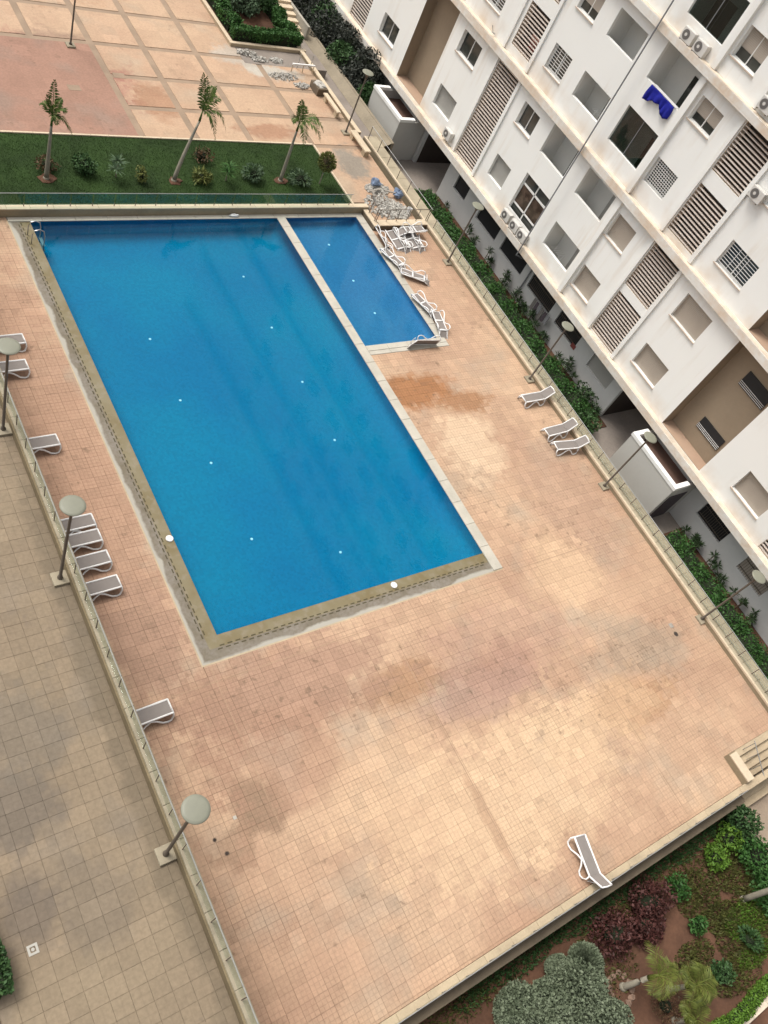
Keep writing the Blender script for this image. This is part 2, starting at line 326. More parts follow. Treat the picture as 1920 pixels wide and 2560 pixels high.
# ------------------------------------------------------------------ geometry helpers
class B:
    """collects shapes into one mesh"""
    def __init__(s): s.v = []; s.f = []
    def add(s, vs, fs):
        n = len(s.v); s.v += [tuple(v) for v in vs]; s.f += [tuple(i+n for i in f) for f in fs]; return s
    def box(s, x0, y0, z0, x1, y1, z1, ch=0.0):
        if ch:
            a, b = (x0, y0, x1, y1), (x0+ch, y0+ch, x1-ch, y1-ch)
            vs = []
            for q, z in ((a, z0), (a, z1-ch), (b, z1)):
                vs += [(q[0], q[1], z), (q[2], q[1], z), (q[2], q[3], z), (q[0], q[3], z)]
            fs = [(3, 2, 1, 0), (8, 9, 10, 11)]
            for k in (0, 4):
                fs += [(k+i, k+(i+1) % 4, k+4+(i+1) % 4, k+4+i) for i in range(4)]
            return s.add(vs, fs)
        vs = [(x0, y0, z0), (x1, y0, z0), (x1, y1, z0), (x0, y1, z0), (x0, y0, z1), (x1, y0, z1), (x1, y1, z1), (x0, y1, z1)]
        return s.add(vs, [(3, 2, 1, 0), (4, 5, 6, 7), (0, 1, 5, 4), (1, 2, 6, 5), (2, 3, 7, 6), (3, 0, 4, 7)])
    def quad(s, a, b, c, d): return s.add([a, b, c, d], [(0, 1, 2, 3)])
    def sheet(s, x0, y0, x1, y1, z): return s.quad((x0, y0, z), (x1, y0, z), (x1, y1, z), (x0, y1, z))
    def tube(s, pts, r, n=6, r2=None, caps=True):
        pts = [Vector(p) for p in pts]; k = len(pts); rings = []
        for i, p in enumerate(pts):
            d = (pts[min(i+1, k-1)] - pts[max(i-1, 0)]).normalized()
            a = d.cross(Vector((0, 0, 1)) if abs(d.z) < .9 else Vector((1, 0, 0))).normalized(); b = d.cross(a)
            rr = r if r2 is None else r + (r2-r)*i/(k-1)
            rings.append([p + rr*(math.cos(2*math.pi*j/n)*a + math.sin(2*math.pi*j/n)*b) for j in range(n)])
        vs = [v for q in rings for v in q]; fs = []
        for i in range(k-1):
            fs += [(i*n+j, i*n+(j+1) % n, (i+1)*n+(j+1) % n, (i+1)*n+j) for j in range(n)]
        if caps: fs += [tuple(range(n-1, -1, -1)), tuple((k-1)*n+j for j in range(n))]
        return s.add(vs, fs)
    def lathe(s, prof, n=20, c=(0, 0, 0), axis='z'):
        vs = []; fs = []
        for r, h in prof:
            for j in range(n):
                a = 2*math.pi*j/n; q = (r*math.cos(a), r*math.sin(a), h)
                if axis == 'x': q = (h, r*math.cos(a), r*math.sin(a))
                vs.append((q[0]+c[0], q[1]+c[1], q[2]+c[2]))
        k = len(prof)
        for i in range(k-1):
            fs += [(i*n+j, i*n+(j+1) % n, (i+1)*n+(j+1) % n, (i+1)*n+j) for j in range(n)]
        fs += [tuple(range(n-1, -1, -1)), tuple((k-1)*n+j for j in range(n))]
        return s.add(vs, fs)
    def blob(s, c, r, seed=0, n=8, m=6, jag=.25):
        rr = random.Random(seed); vs = []; fs = []
        for i in range(m+1):
            for j in range(n):
                th = math.pi*i/m; ph = 2*math.pi*j/n; k = 1 + jag*(rr.random()-.5)*2
                vs.append((c[0]+r[0]*k*math.sin(th)*math.cos(ph), c[1]+r[1]*k*math.sin(th)*math.sin(ph), c[2]+r[2]*k*math.cos(th)))
        for i in range(m):
            fs += [(i*n+j, (i+1)*n+j, (i+1)*n+(j+1) % n, i*n+(j+1) % n) for j in range(n)]
        return s.add(vs, fs)
    def build(s, name, m, parent=None, smooth=False):
        org = parent_org(parent)
        me = bpy.data.meshes.new(name)
        me.from_pydata([(v[0]-org[0], v[1]-org[1], v[2]-org[2]) for v in s.v], [], s.f); me.update()
        return link(name, me, m, parent, smooth)

ORG = {}
def parent_org(p):
    return ORG.get(p.name, (0, 0, 0)) if p else (0, 0, 0)

def link(name, me, m, parent=None, smooth=False):
    if smooth:
        me.polygons.foreach_set('use_smooth', [True]*len(me.polygons))
    o = bpy.data.objects.new(name, me); COL.objects.link(o)
    me.materials.append(M[m] if isinstance(m, str) else m)
    if parent:
        o.parent = parent; ORG[o.name] = parent_org(parent)
    return o

def tag(o, label, cat, group=None):
    o['label'] = label; o['category'] = cat
    if group: o['group'] = group
    return o
def struct(o): o['kind'] = 'structure'; return o
def stuff(o): o['kind'] = 'stuff'; return o
def thing(name, label, cat, loc=(0, 0, 0), group=None, rz=0.0):
    o = bpy.data.objects.new(name, None); COL.objects.link(o); o.location = loc; o.rotation_euler = (0, 0, rz)
    o.empty_display_size = .2
    ORG[o.name] = (0, 0, 0)
    return tag(o, label, cat, group)
def wthing(name, label, cat, loc, group=None):
    """thing whose parts are given in world coordinates"""
    o = thing(name, label, cat, loc, group); ORG[o.name] = tuple(loc); return o
def dup(root, loc=None, rz=None, label=None):
    def cp(o, par):
        c = o.copy(); COL.objects.link(c)
        if par: c.parent = par
        for ch in o.children: cp(ch, c)
        return c
    r = cp(root, None)
    if loc is not None: r.location = loc
    if rz is not None: r.rotation_euler = (0, 0, rz)
    if label: r['label'] = label
    return r

# foliage ----------------------------------------------------------
def leafmesh(name, P, size, seed, aspect=.5, flat=0.0, updir=None):
    """one diamond leaf per point"""
    g = np.random.default_rng(seed); n = len(P)
    a = g.normal(size=(n, 3)); a[:, 2] *= (1-flat); a /= np.linalg.norm(a, axis=1)[:, None]+1e-9
    if updir is not None:
        a = a*.6 + updir; a /= np.linalg.norm(a, axis=1)[:, None]
    b = g.normal(size=(n, 3)); b -= (b*a).sum(1)[:, None]*a; b /= np.linalg.norm(b, axis=1)[:, None]+1e-9
    s = size*(.6+.8*g.random(n))[:, None]
    V = np.stack([P-a*s, P+b*s*aspect, P+a*s, P-b*s*aspect], 1).reshape(-1, 3)
    return quads(name, V)
def quads(name, V):
    me = bpy.data.meshes.new(name); k = len(V)
    me.vertices.add(k); me.vertices.foreach_set('co', np.ascontiguousarray(V, dtype=np.float32).ravel())
    me.loops.add(k); me.loops.foreach_set('vertex_index', np.arange(k, dtype=np.int32))
    me.polygons.add(k//4); me.polygons.foreach_set('loop_start', np.arange(0, k, 4, dtype=np.int32))
    me.update(calc_edges=True); me.validate(); return me
def cloud(c, r, n, seed, shell=.55, lump=.25, zmin=None):
    """points through an uneven ellipsoid volume"""
    g = np.random.default_rng(seed); d = g.normal(size=(n, 3)); d /= np.linalg.norm(d, axis=1)[:, None]
    ld = g.normal(size=(9, 3)); ld /= np.linalg.norm(ld, axis=1)[:, None]
    k = 1+lump*(np.max(d@ld.T, axis=1)*2-1.5)
    rad = (shell+(1-shell)*g.random(n)**.5)*k
    P = np.array(c)+d*rad[:, None]*np.array(r)
    if zmin is not None: P = P[P[:, 2] > zmin]
    return P
def bush(name, label, cat, x, y, z, rx, ry, h, m, n, seed, size=.07, group=None, core='leafcore', lump=.65, aspect=.5):
    t = wthing(name, label, cat, (x, y, z), group)
    P = cloud((0, 0, h*.52), (rx*1.08, ry*1.08, h*.52), n, seed, .42, lump, .01)
    link('foliage', leafmesh('foliage', P, size, seed, aspect), m, t)
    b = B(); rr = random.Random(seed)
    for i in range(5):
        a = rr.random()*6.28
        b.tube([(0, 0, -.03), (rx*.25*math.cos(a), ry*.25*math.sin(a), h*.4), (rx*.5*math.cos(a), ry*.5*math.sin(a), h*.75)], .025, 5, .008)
    b.blob((0, 0, h*.42), (rx*.5, ry*.5, h*.27), seed)  # dark solid core added inside the stems to close the leaf cover
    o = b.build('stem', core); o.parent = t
    return t
def hedge(name, label, x0, y0, x1, y1, z0, z1, m, n, seed, size=.06, cat='hedge'):
    t = wthing(name, label, cat, ((x0+x1)/2, (y0+y1)/2, z0))
    g = np.random.default_rng(seed)
    P = np.stack([g.uniform(x0, x1, n), g.uniform(y0, y1, n), z0+(z1-z0)*g.random(n)**.45], 1)
    P += .10*np.sin(P[:, [1, 0, 1]]*np.array([2.3, 1.9, 3.7]))
    P -= np.array(t.location)
    link('foliage', leafmesh('foliage', P, size, seed, .5), m, t)
    B().box(x0+.13, y0+.13, z0-.02, x1-.13, y1-.13, z1-.16).build('branch_core', 'leafcore', t)  # dark solid box added inside the leaves for opacity, no real branching
    return t
def frond_quads(base, az, length, rise, droop, nl=22, lw=.03, ll=.38, seed=0, twist=0.0):
    """arching palm leaf: quads for rachis and leaflets"""
    rr = random.Random(seed); out = []; pts = []
    for i in range(nl+1):
        t = i/nl; s = length*t
        pts.append(Vector((base[0]+math.cos(az)*s*math.cos(rise)*(1-.15*t), base[1]+math.sin(az)*s*math.cos(rise)*(1-.15*t), base[2]+s*math.sin(rise)-droop*t*t*length)))
    side = Vector((-math.sin(az), math.cos(az), 0))
    for i in range(nl):
        a, b = pts[i], pts[i+1]; w = .018*(1-i/nl)+.005
        out += [a-side*w, a+side*w, b+side*w, b-side*w]
    for i in range(2, nl+1):
        p = pts[i]; t = i/nl; d = (pts[i]-pts[i-1]).normalized()
        L = ll*math.sin(math.pi*min(1, .12+.88*t)**.8)*(.8+.4*rr.random())+.05
        for sg in (-1, 1):
            e = p+sg*side*L*.8+d*L*.55+Vector((0, 0, -L*.32+.10*rr.uniform(-1, 1)))
            m_ = (p+e)/2+Vector((0, 0, .05*L)); q = d*lw
            out += [p-q*.3, m_-q*.6, e, m_+q*.6]
    return out

# ------------------------------------------------------------------ ground and paving
g0 = struct(B().sheet(-400, -400, 500, 600, -2.30).build('ground', 'earth'))

# pool deck: base slab with the pools cut out, separate tiles on it
DX0, DX1, DY0, DY1 = 7.16, 35.6, -2.6, 34.97
deckb = B()
for (a, b, c, d) in ((DX0, DY0, 10.97, DY1), (10.97, DY0, 26.09, 10.45), (26.09, DY0, 31.36, 23.95), (31.36, -1.25, 31.8, 23.95), (31.8, -1.25, 35.6, 23.95), (31.5, 23.95, 35.6, 33.42)):
    deckb.box(a, b, -.5, c, d, -.03)
deck = struct(deckb.build('pool_deck', 'deck_joint'))
def in_deck(x0, y0, x1, y1):
    def hit(a, b, c, d): return x0 < c-.01 and x1 > a+.01 and y0 < d-.01 and y1 > b+.01
    return not (hit(10.97, 10.45, 26.09, 36) or hit(26.09, 23.95, 31.5, 36) or hit(31.36, -3, 36, -1.25) or hit(31.5, 33.42, 36, 36))
def clip_tile(x0, y0, T):
    x1, y1 = min(x0+T, DX1), min(y0+T, DY1); x0 = max(x0, DX0); y0 = max(y0, DY0)
    if x1-x0 < .05 or y1-y0 < .05: return None
    return x0, y0, x1, y1
def split(rect, cuts):
    """pieces of rect outside the cut rectangles"""
    out = [rect]
    for (a, b, c, d) in cuts:
        nx = []
        for (x0, y0, x1, y1) in out:
            if x1 <= a or x0 >= c or y1 <= b or y0 >= d: nx.append((x0, y0, x1, y1)); continue
            if x0 < a: nx.append((x0, y0, a, y1))
            if x1 > c: nx.append((c, y0, x1, y1))
            m0, m1 = max(x0, a), min(x1, c)
            if y0 < b: nx.append((m0, y0, m1, b))
            if y1 > d: nx.append((m0, d, m1, y1))
        out = [r for r in nx if r[2]-r[0] > .04 and r[3]-r[1] > .04]
    return out
CUTS = [(10.97, 10.45, 26.09, 36), (26.08, 23.95, 31.5, 36), (31.36, -3, 36, -1.25), (31.49, 33.42, 36, 36)]
def project(p):
    d = Vector(p)-CAM; z = d.dot(fw)
    return 960+FPX*d.dot(rt)/z, 1280-FPX*d.dot(up)/z, d.length
T = .5; tiles = []
ix0 = int(math.floor(DX0/T)); iy0 = int(math.floor(DY0/T))
for ix in range(ix0, int(DX1/T)+1):
    for iy in range(iy0, int(DY1/T)+1):
        r = clip_tile(ix*T, iy*T, T)
        if not r: continue
        for q in split(r, CUTS):
            u, v, dist = project(((q[0]+q[2])/2, (q[1]+q[3])/2, 0))
            inside = -20 < u < 1940 and -20 < v < 2580
            tiles.append((q, dist if inside else 1e9))
full = lambda q: q[2]-q[0] > .49 and q[3]-q[1] > .49
singles = sorted([t for t in tiles if full(t[0]) and t[1] < 1e8], key=lambda t: t[1])[:300]
sset = set(t[0] for t in singles)
G = .002
tm = bpy.data.meshes.new('tile'); bb = B().box(G, G, -.029, T-G, T-G, 0, .002)
tm.from_pydata(bb.v, [], bb.f); tm.materials.append(M['deck']); tm.update()
for q, _ in singles:
    o = bpy.data.objects.new('tile', tm); COL.objects.link(o); o.parent = deck; o.location = (q[0], q[1], R.uniform(-.002, .002))
rest = B()
for q, _ in tiles:
    if q in sset: continue
    dz = R.uniform(-.002, .002)
    rest.box(q[0]+G, q[1]+G, -.029+dz, q[2]-G, q[3]-G, dz, .002)
stuff(rest.build('tiles', 'deck', deck))
for (a, b_, c, d) in ((11.22, 4.0, 11.25, 10.3), (7.3, 9.72, 26, 9.75), (18.9, -2.4, 18.93, 8.2), (27.6, -2.4, 27.63, 10.3), (26.2, 10.2, 35.4, 10.23)):
    B().box(a, b_, -.002, c, d, .0035).build('expansion_joint', 'deck_joint', deck)
# small floor drains and repair patch on the deck
for nm, x, y, s, m in (('drain_cover', 9.9, 5.0, .06, 'drain'), ('drain_cover', 33.46, 4.97, .12, 'rubbledark')):
    B().box(x-s, y-s, .004, x+s, y+s, .012, .003).build(nm, m, deck)

# left walkway, about a storey higher than the deck
ZT = 3.2
terr = struct(B().box(-3, -6, ZT-.6, 6.8, 60, ZT-.03).build('terrace', 'terrace_joint'))
tl = []
for ix in range(-6, 14):
    for iy in range(-12, 80):
        q = (ix*T, iy*T, min(ix*T+T, 6.79), iy*T+T)
        if q[2]-q[0] < .05: continue
        u, v, dist = project((q[0]+.25, q[1]+.25, ZT))
        tl.append((q, dist if (-30 < u < 1950 and -30 < v < 2590) else 1e9))
ts = sorted([t for t in tl if t[1] < 1e8 and full(t[0])], key=lambda t: t[1])[:300]
sset = set(t[0] for t in ts)
tm2 = bpy.data.meshes.new('tile'); bb = B().box(.002, .002, -.029, T-.002, T-.002, 0, .003)
tm2.from_pydata(bb.v, [], bb.f); tm2.materials.append(M['terrace']); tm2.update()
for q, _ in ts:
    o = bpy.data.objects.new('tile', tm2); COL.objects.link(o); o.parent = terr; o.location = (q[0], q[1], ZT+R.uniform(-.003, .003))
rest = B()
for q, _ in tl:
    if q in sset: continue
    dz = R.uniform(-.003, .003)
    rest.box(q[0]+.002, q[1]+.002, ZT-.029+dz, q[2]-.002, q[3]-.002, ZT+dz, .003)
stuff(rest.build('tiles', 'terrace', terr))
dr = B(); x, y = 2.68, 3.47
for a, b, c, d in ((-.13, -.13, .13, -.07), (-.13, .07, .13, .13), (-.13, -.07, -.07, .07), (.07, -.07, .13, .07)):
    dr.box(x+a, y+b, ZT+.004, x+c, y+d, ZT+.016)
dr.lathe([(.045, 0), (.045, .016)], 12, (x, y, ZT+.004)); dr.build('drain_cover', 'drain', terr)

# far plaza with its grid of grey bands
ZP = .30
BX = (-4.2, -.8, 2.7, 6.2, 9.6, 13.1, 16.5, 19.95, 23.24, 26.75, 31.0); BY = (40.93, 43.80, 46.76, 49.95, 53.6, 57.1, 60.6, 64.1)
plz = struct(B().box(-8, 35.6, -.6, 35.0, 90, ZP-.03).box(31.95, 33.6, -.6, 35.0, 35.6, ZP-.03).build('plaza', 'band'))
def pv(x0, y0, x1, y1, m='plaza'):
    B().box(x0, y0, ZP-.03, x1, y1, ZP, .006).build('paving_panel', m, plz)
xs = [-8]+[c for x in BX for c in (x-.21, x+.21)]+[35.0]
ys = [41.12]+[c for y in BY[1:] for c in (y-.19, y+.19)]+[90]
for i in range(0, len(xs), 2):
    for j in range(0, len(ys), 2):
        if xs[i+1] < 6: continue
        if xs[i] > 30 and ys[j] > 50: continue
        if xs[i+1] < 19.9 and ys[j] < 49: continue
        pv(xs[i], ys[j], xs[i+1], ys[j+1])
pv(-8, 41.12, 19.75, 49.75, 'pinkpave')
pv(31.17, 35.6, 35.0, 40.78); pv(31.97, 33.62, 35.0, 35.58)
bd = B()
for x in BX: bd.sheet(x-.21, 41.13, x+.21, 90, ZP-.004)
for k, (x, y) in enumerate(((17.49, 45.28), (20.6, 46.8))):
    B().box(x-.35, y-.25, ZP+.004, x+.35, y+.25, ZP+.012).build('drain_cover', 'band', plz)

# lawn strip behind the pool
lawn = struct(B().box(-8, 35.3, -.3, 31.0, 41.0, ZP-.02).build('lawn', 'lawn'))
g = np.random.default_rng(3); n = 60000
P = np.stack([g.uniform(9, 30.95, n), g.uniform(35.32, 40.98, n), np.full(n, ZP+.01)], 1)
stuff(link('grass', leafmesh('grass', P, .028, 5, .3, 0, np.array([0, 0, 1.4])), 'grass')); bpy.data.objects['grass']['category'] = 'grass'
bpy.data.objects['grass']['label'] = 'dark green mown grass between the pool wall and the far plaza'
kb = wthing('lawn_kerb', 'pale stone kerb edging the dark lawn strip', 'kerb', (20, 41, ZP))
for k in range(39):
    x0 = -8+k; B().box(x0+.005, 41.0, -.1, min(x0+1, 31.12)-.005, 41.12, ZP+.05, .01).build('kerb_stone', 'stonelight', kb)
for k in range(6):
    y0 = 35.3+k*.95; B().box(31.0, y0+.005, -.1, 31.12, y0+.945, ZP+.05, .01).build('kerb_stone', 'stonelight', kb)

# ------------------------------------------------------------------ pools
def basin(name, m, x0, y0, x1, y1, d):
    b = B(); prof = [(0, -.03), (0, -.45*d), (.04, -.62*d), (.14, -.77*d), (.30, -.89*d), (.52, -.97*d), (.8, -d)]
    for i, z in prof: b.v += [(x0+i, y0+i, z), (x1-i, y0+i, z), (x1-i, y1-i, z), (x0+i, y1-i, z)]
    for k in range(len(prof)-1): b.f += [(k*4+j_, k*4+(j_+1) % 4, k*4+4+(j_+1) % 4, k*4+4+j_) for j_ in range(4)]
    n_ = len(prof)*4; b.f.append((n_-4, n_-3, n_-2, n_-1))
    return struct(b.build(name, m, None, True))
pool = basin('swimming_pool', 'poolblue', 12, 11.5, 25.55, 34.7, .98)
baby = basin('paddling_pool', 'babyblue', 26.05, 24.6, 31, 34.75, .6)
for x, y in ((15.47, 27.4), (15.47, 23.5), (15.47, 19.8), (15.6, 15.6), (22.15, 31.2), (22.1, 27.4), (22.08, 23.6), (22.03, 19.8), (19.25, 13.9)):
    B().lathe([(.06, 0), (.06, .02), (.03, .03)], 10, (x, y, -.98)).build('pool_lamp', 'lampglow', pool)
B().lathe([(.10, 0), (.10, .03)], 10, (16.5, 34.5, -.98)).build('pool_lamp', 'lampglow', pool)
for x, y in ((28.4, 33.0), (28.5, 30.0), (28.55, 27.4)):
    B().lathe([(.07, 0), (.07, .02), (.04, .03)], 10, (x, y, -.6)).build('pool_lamp', 'lampglow', baby)
struct(B().sheet(12.0, 11.5, 25.55, 34.7, -.04).build('water', 'water'))
struct(B().sheet(26.05, 24.6, 31.0, 34.75, -.04).build('water', 'water'))
# stained overflow channel on the left and near side, with gutter slots
cop = struct(B().box(11.5, 11.0, -.5, 12.0, 34.7, -.035).box(12.0, 11.0, -.5, 25.55, 11.5, -.035).build('overflow_channel', 'overflow'))
outer = B().box(10.98, 10.46, -.5, 11.5, 34.7, -.02).box(11.5, 10.46, -.5, 26.09, 11.0, -.02)
outer.build('channel_border', 'limed', cop)
for k in range(70):
    y = 11.5+k*.33
    for dx in (0, .13):
        if y < 34.4: B().box(11.40+dx, y+dx, -.0195+(-.013 if dx else 0), 11.45+dx, y+.2+dx, -.016+(-.013 if dx else 0)).build('gutter_slot', 'slot', cop)
for k in range(41):
    x = 11.8+k*.33
    for dy in (0, .13):
        B().box(x+dy, 10.90+dy, -.0195+(-.013 if dy else 0), x+.2+dy, 10.95+dy, -.016+(-.013 if dy else 0)).build('gutter_slot', 'slot', cop)
edge = B().box(10.94, 10.42, -.2, 11.0, 34.7, .004).box(11.0, 10.42, -.2, 26.09, 10.48, .004)
edge.build('edge_trim', 'stone', cop)
for i, (x, y) in enumerate(((11.85, 16.0), (20.24, 11.28))):
    B().lathe([(.15, 0), (.15, .03), (.12, .045)], 16, (x, y, -.02)).build('skimmer_lid', 'plastic', cop)
# coping stones: divider, far edge, small pool edge
cs = struct(B().box(25.57, 11.03, -.6, 26.03, 34.7, -.02).box(10.98, 34.72, -.6, 26.03, 34.965, -.02).box(26.04, 34.77, -.6, 31.5, 34.965, -.02).box(31.02, 23.96, -.6, 31.49, 34.76, -.02).box(26.06, 23.96, -.6, 31.01, 24.58, -.02).build('pool_edge', 'grey_conc'))
y = 10.49
while y < 34.6:
    B().box(25.53, y+.006, -.02, 26.08, min(y+1.3, 34.69)-.006, .03, .012).build('coping_stone', 'coping', cs); y += 1.3
x = 11.0
while x < 31.4:
    B().box(x+.006, 34.66, -.02, min(x+1.6, 31.5)-.006, 34.96, .025, .012).build('coping_stone', 'coping', cs); x += 1.6
y = 24.62
while y < 34.6:
    B().box(30.97, y+.006, -.02, 31.49, min(y+1.05, 34.66)-.006, .025, .012).build('coping_stone', 'coping', cs); y += 1.05
x = 26.1
while x < 31.4:
    B().box(x+.006, 24.25, -.02, min(x+1.35, 31.49)-.006, 24.62, .025, .012).build('coping_stone', 'coping', cs)
    B().box(x+.006, 23.97, -.02, min(x+1.35, 31.49)-.006, 24.24, .012, .01).build('coping_stone', 'coping', cs); x += 1.35
tag(B().blob((22.9, 34.83, .09), (.28, .12, .07), 3, 10, 6, .3).build('white_towel', 'plastic', None, True), 'crumpled white towel on the far pool edge', 'towel')
# ladder
lad = wthing('pool_ladder', 'chrome pool ladder with two curved handrails in the far left pool corner', 'ladder', (12.1, 33.4, 0))
for y in (33.15, 33.75):
    pts = [(11.62, y, -.03), (11.62, y, .5), (11.72, y, .72), (11.95, y, .78), (12.15, y, .66), (12.2, y, .4), (12.2, y, -.9)]
    B().tube(pts, .025, 8).build('handrail', 'alu', lad, True)
for z in (-.2, -.5, -.8): B().box(12.14, 33.15, z-.015, 12.28, 33.75, z+.015).build('tread', 'alu', lad)

# ------------------------------------------------------------------ walls and glass railings
def railing(label, axis, c, a0, a1, z0, h, step, gm, post='railgrey', rail='alu', pr=.022, group=None, offs=0.0, posttop=None, wires=False, ph=None):
    loc = ((c, (a0+a1)/2, z0) if axis == 'y' else ((a0+a1)/2, c, z0))
    t = wthing('glass_railing' if gm else 'metal_railing', label, 'railing', loc, group)
    def pt(a, o, z): return (c+o, a, z) if axis == 'y' else (a, c+o, z)
    n = int((a1-a0)/step)
    for k in range(n+1):
        a = a0+k*step
        p0, p1 = pt(a, 0, z0), pt(a, 0, z0+(ph or h))
        B().tube([p0, p1], pr, 6).build('post', post, t)
        if gm and k < n:
            a2 = a+step-.04
            q0, q1 = pt(a+.04, -.008, z0+.06), pt(a2, .008, z0+h-.02)
            B().box(min(q0[0], q1[0]), min(q0[1], q1[1]), q0[2], max(q0[0], q1[0]), max(q0[1], q1[1]), q1[2]).build('glass_panel', gm, t)
    r = B(); r.tube([pt(a0-.05, 0, z0+h), pt(a0+n*step+.05, 0, z0+h)], pr*.85, 8); r.build('top_rail', rail, t)
    if wires:
        for f in (.25, .5, .75):
            B().tube([pt(a0, 0, z0+h*f), pt(a0+n*step, 0, z0+h*f)], .010, 5).build('rail_bar', rail, t)
    return t
def wall_caps(t, axis, c0, c1, a0, a1, z0, z1, step, m):
    a = a0
    while a < a1-.05:
        b = min(a+step, a1)
        (B().box(c0, a+.004, z0, c1, b-.004, z1, .012) if axis == 'y' else B().box(a+.004, c0, z0, b-.004, c1, z1, .012)).build('cap_stone', m, t); a = b

lw = wthing('retaining_wall', 'long low tan wall with flat cap between the walkway and the lower pool deck', 'wall', (6.95, 14, 0))
B().box(6.8, -5, -.5, 7.14, 45, ZT+.34).build('wall', 'lowface', lw)
wall_caps(lw, 'y', 6.86, 7.16, -5, 45, ZT+.345, ZT+.41, 1.05, 'stonedull')
railing('low glass railing on the left wall above the row of loungers', 'y', 6.945, -4.2, 44.2, ZT+.41, .60, 1.045, 'glass', rail='wirerail', pr=.019)
rw = wthing('parapet_wall', 'long beige parapet between the pool deck and the garden below the white building', 'wall', (36, 14, 0))
B().box(35.6, -1.2, -2.3, 36.6, 42.2, .22).build('wall', 'stoneface', rw)
wall_caps(rw, 'y', 35.58, 35.72, -1.2, 42.2, .225, .33, 2.0, 'stonelight')
wall_caps(rw, 'y', 35.725, 36.6, -1.2, 42.2, .225, .31, 1.03, 'stonemid')
railing('long glass railing on the parapet beside the garden hedge', 'y', 35.9, -.8, 33.2, .31, .58, 1.03, 'glass', rail='alu', wires=True)
fw_ = wthing('garden_wall', 'low stone wall behind the pool in front of the lawn', 'wall', (18, 35.1, 0))
B().box(0, 34.975, -.5, 31.9, 35.28, .42).build('wall', 'stoneface', fw_)
wall_caps(fw_, 'x', 34.96, 35.29, 0, 31.95, .425, .48, 1.1, 'stonelight')
railing('green tinted glass railing on the wall between pool and lawn', 'x', 35.17, -1.38, 31.4, .48, .74, 1.1, 'glassgreen', post='railgrey', rail='alu', pr=.022, ph=.16)
# platform corner beside the small pool
pf = wthing('platform_wall', 'raised corner wall with shade-browned face beside the small pool', 'wall', (33.5, 33.5, 0))
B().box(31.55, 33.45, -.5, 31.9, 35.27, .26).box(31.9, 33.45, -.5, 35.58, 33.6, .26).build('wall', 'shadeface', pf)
wall_caps(pf, 'x', 33.44, 33.95, 31.9, 35.58, .3, .36, 1.2, 'stonelight'); wall_caps(pf, 'y', 31.53, 31.88, 33.44, 35.25, .265, .33, .9, 'stonelight')
railing('brown metal railing round the rubble corner above the stacked loungers', 'x', 33.8, 31.8, 35.6, .36, .85, .76, None, rail='railgrey', wires=False)
railing('short metal railing along the rubble corner by the wall end', 'y', 31.75, 33.9, 35.3, .33, .85, .7, None, rail='railgrey')
railing('metal railing between the rubble corner and the lower entrance court', 'y', 35.75, 33.8, 42.0, .31, .9, 1.35, None, rail='alu')

# near edge wall with thin railing
nw = wthing('edge_wall', 'low capped wall along the near edge of the pool deck above the garden', 'wall', (19, -2.75, 0))
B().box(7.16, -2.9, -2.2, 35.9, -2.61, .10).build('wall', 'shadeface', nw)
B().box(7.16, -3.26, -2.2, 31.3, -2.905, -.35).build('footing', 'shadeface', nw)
wall_caps(nw, 'x', -2.91, -2.6, 7.16, 35.9, .105, .16, 1.25, 'stone')
railing('thin glass railing on the near edge wall above the planted garden', 'x', -2.84, 7.6, 31.3, .16, .5, 1.05, 'glass', post='alu')

# steps down at the near right corner
st = wthing('garden_steps', 'grey stone steps from the deck corner down to the garden path', 'steps', (33.7, -2, 0))
for k in range(7):
    B().box(31.84, -1.25-.33*(k+1), -1.5, 35.55, -1.25-.33*k-.004, -.02-.16*k, .012).build('step', 'stone', st)
cw = wthing('stair_wall', 'short tan wall closing the deck beside the near corner steps', 'wall', (31.6, -2, 0))
B().box(31.36, -2.6, -.5, 31.80, -1.255, .34).build('wall', 'stoneface', cw); B().box(31.35, -2.6, .345, 31.82, -1.3, .40).build('cap_stone', 'stonelight', cw)
sr = wthing('stair_railing', 'thin white metal railing down the middle of the near corner steps', 'railing', (32.9, -2, 0))
for k in range(4):
    yy = -1.4-.45*k; zz = -.05-.21*k
    B().tube([(32.7, yy, zz-.2), (32.7, yy, zz+.85)], .018, 6).build('post', 'alu', sr)
B().tube([(32.7, -1.3, .85), (32.7, -2.9, .08)], .022, 6).build('top_rail', 'alu', sr)

# ------------------------------------------------------------------ court between deck and building
lowg = struct(B().box(36.6, -12, -2.6, 60, 90, -2.15).build('garden_ground', 'path'))
ZG = -2.15
bed = struct(B().box(37.0, 17.9, ZG, 41.4, 39.2, ZG+.06).box(37.0, -12, ZG, 41.4, 10.2, ZG+.06).build('planting_bed', 'soil'))
kb2 = wthing('bed_kerb', 'pinkish kerb behind the long hedge at the foot of the white building', 'kerb', (39.7, 20, ZG))
for a0, a1 in ((17.9, 39.2), (-11, 10.2)):
    a = a0
    while a < a1:
        B().box(40.55, a+.01, ZG+.05, 40.8, min(a+1.2, a1)-.01, ZG+.16, .015).build('kerb_stone', 'soilpale', kb2); a += 1.2
hedge('hedge', 'long clipped green hedge between the parapet and the white building', 37.2, 18.2, 40.0, 38.9, ZG, -1.1, 'hedge', 36000, 11, .075)
hedge('hedge', 'clipped green hedge beside the porch at the right edge', 37.2, -8, 40.0, 9.9, ZG, -1.1, 'hedge', 30000, 12, .075)

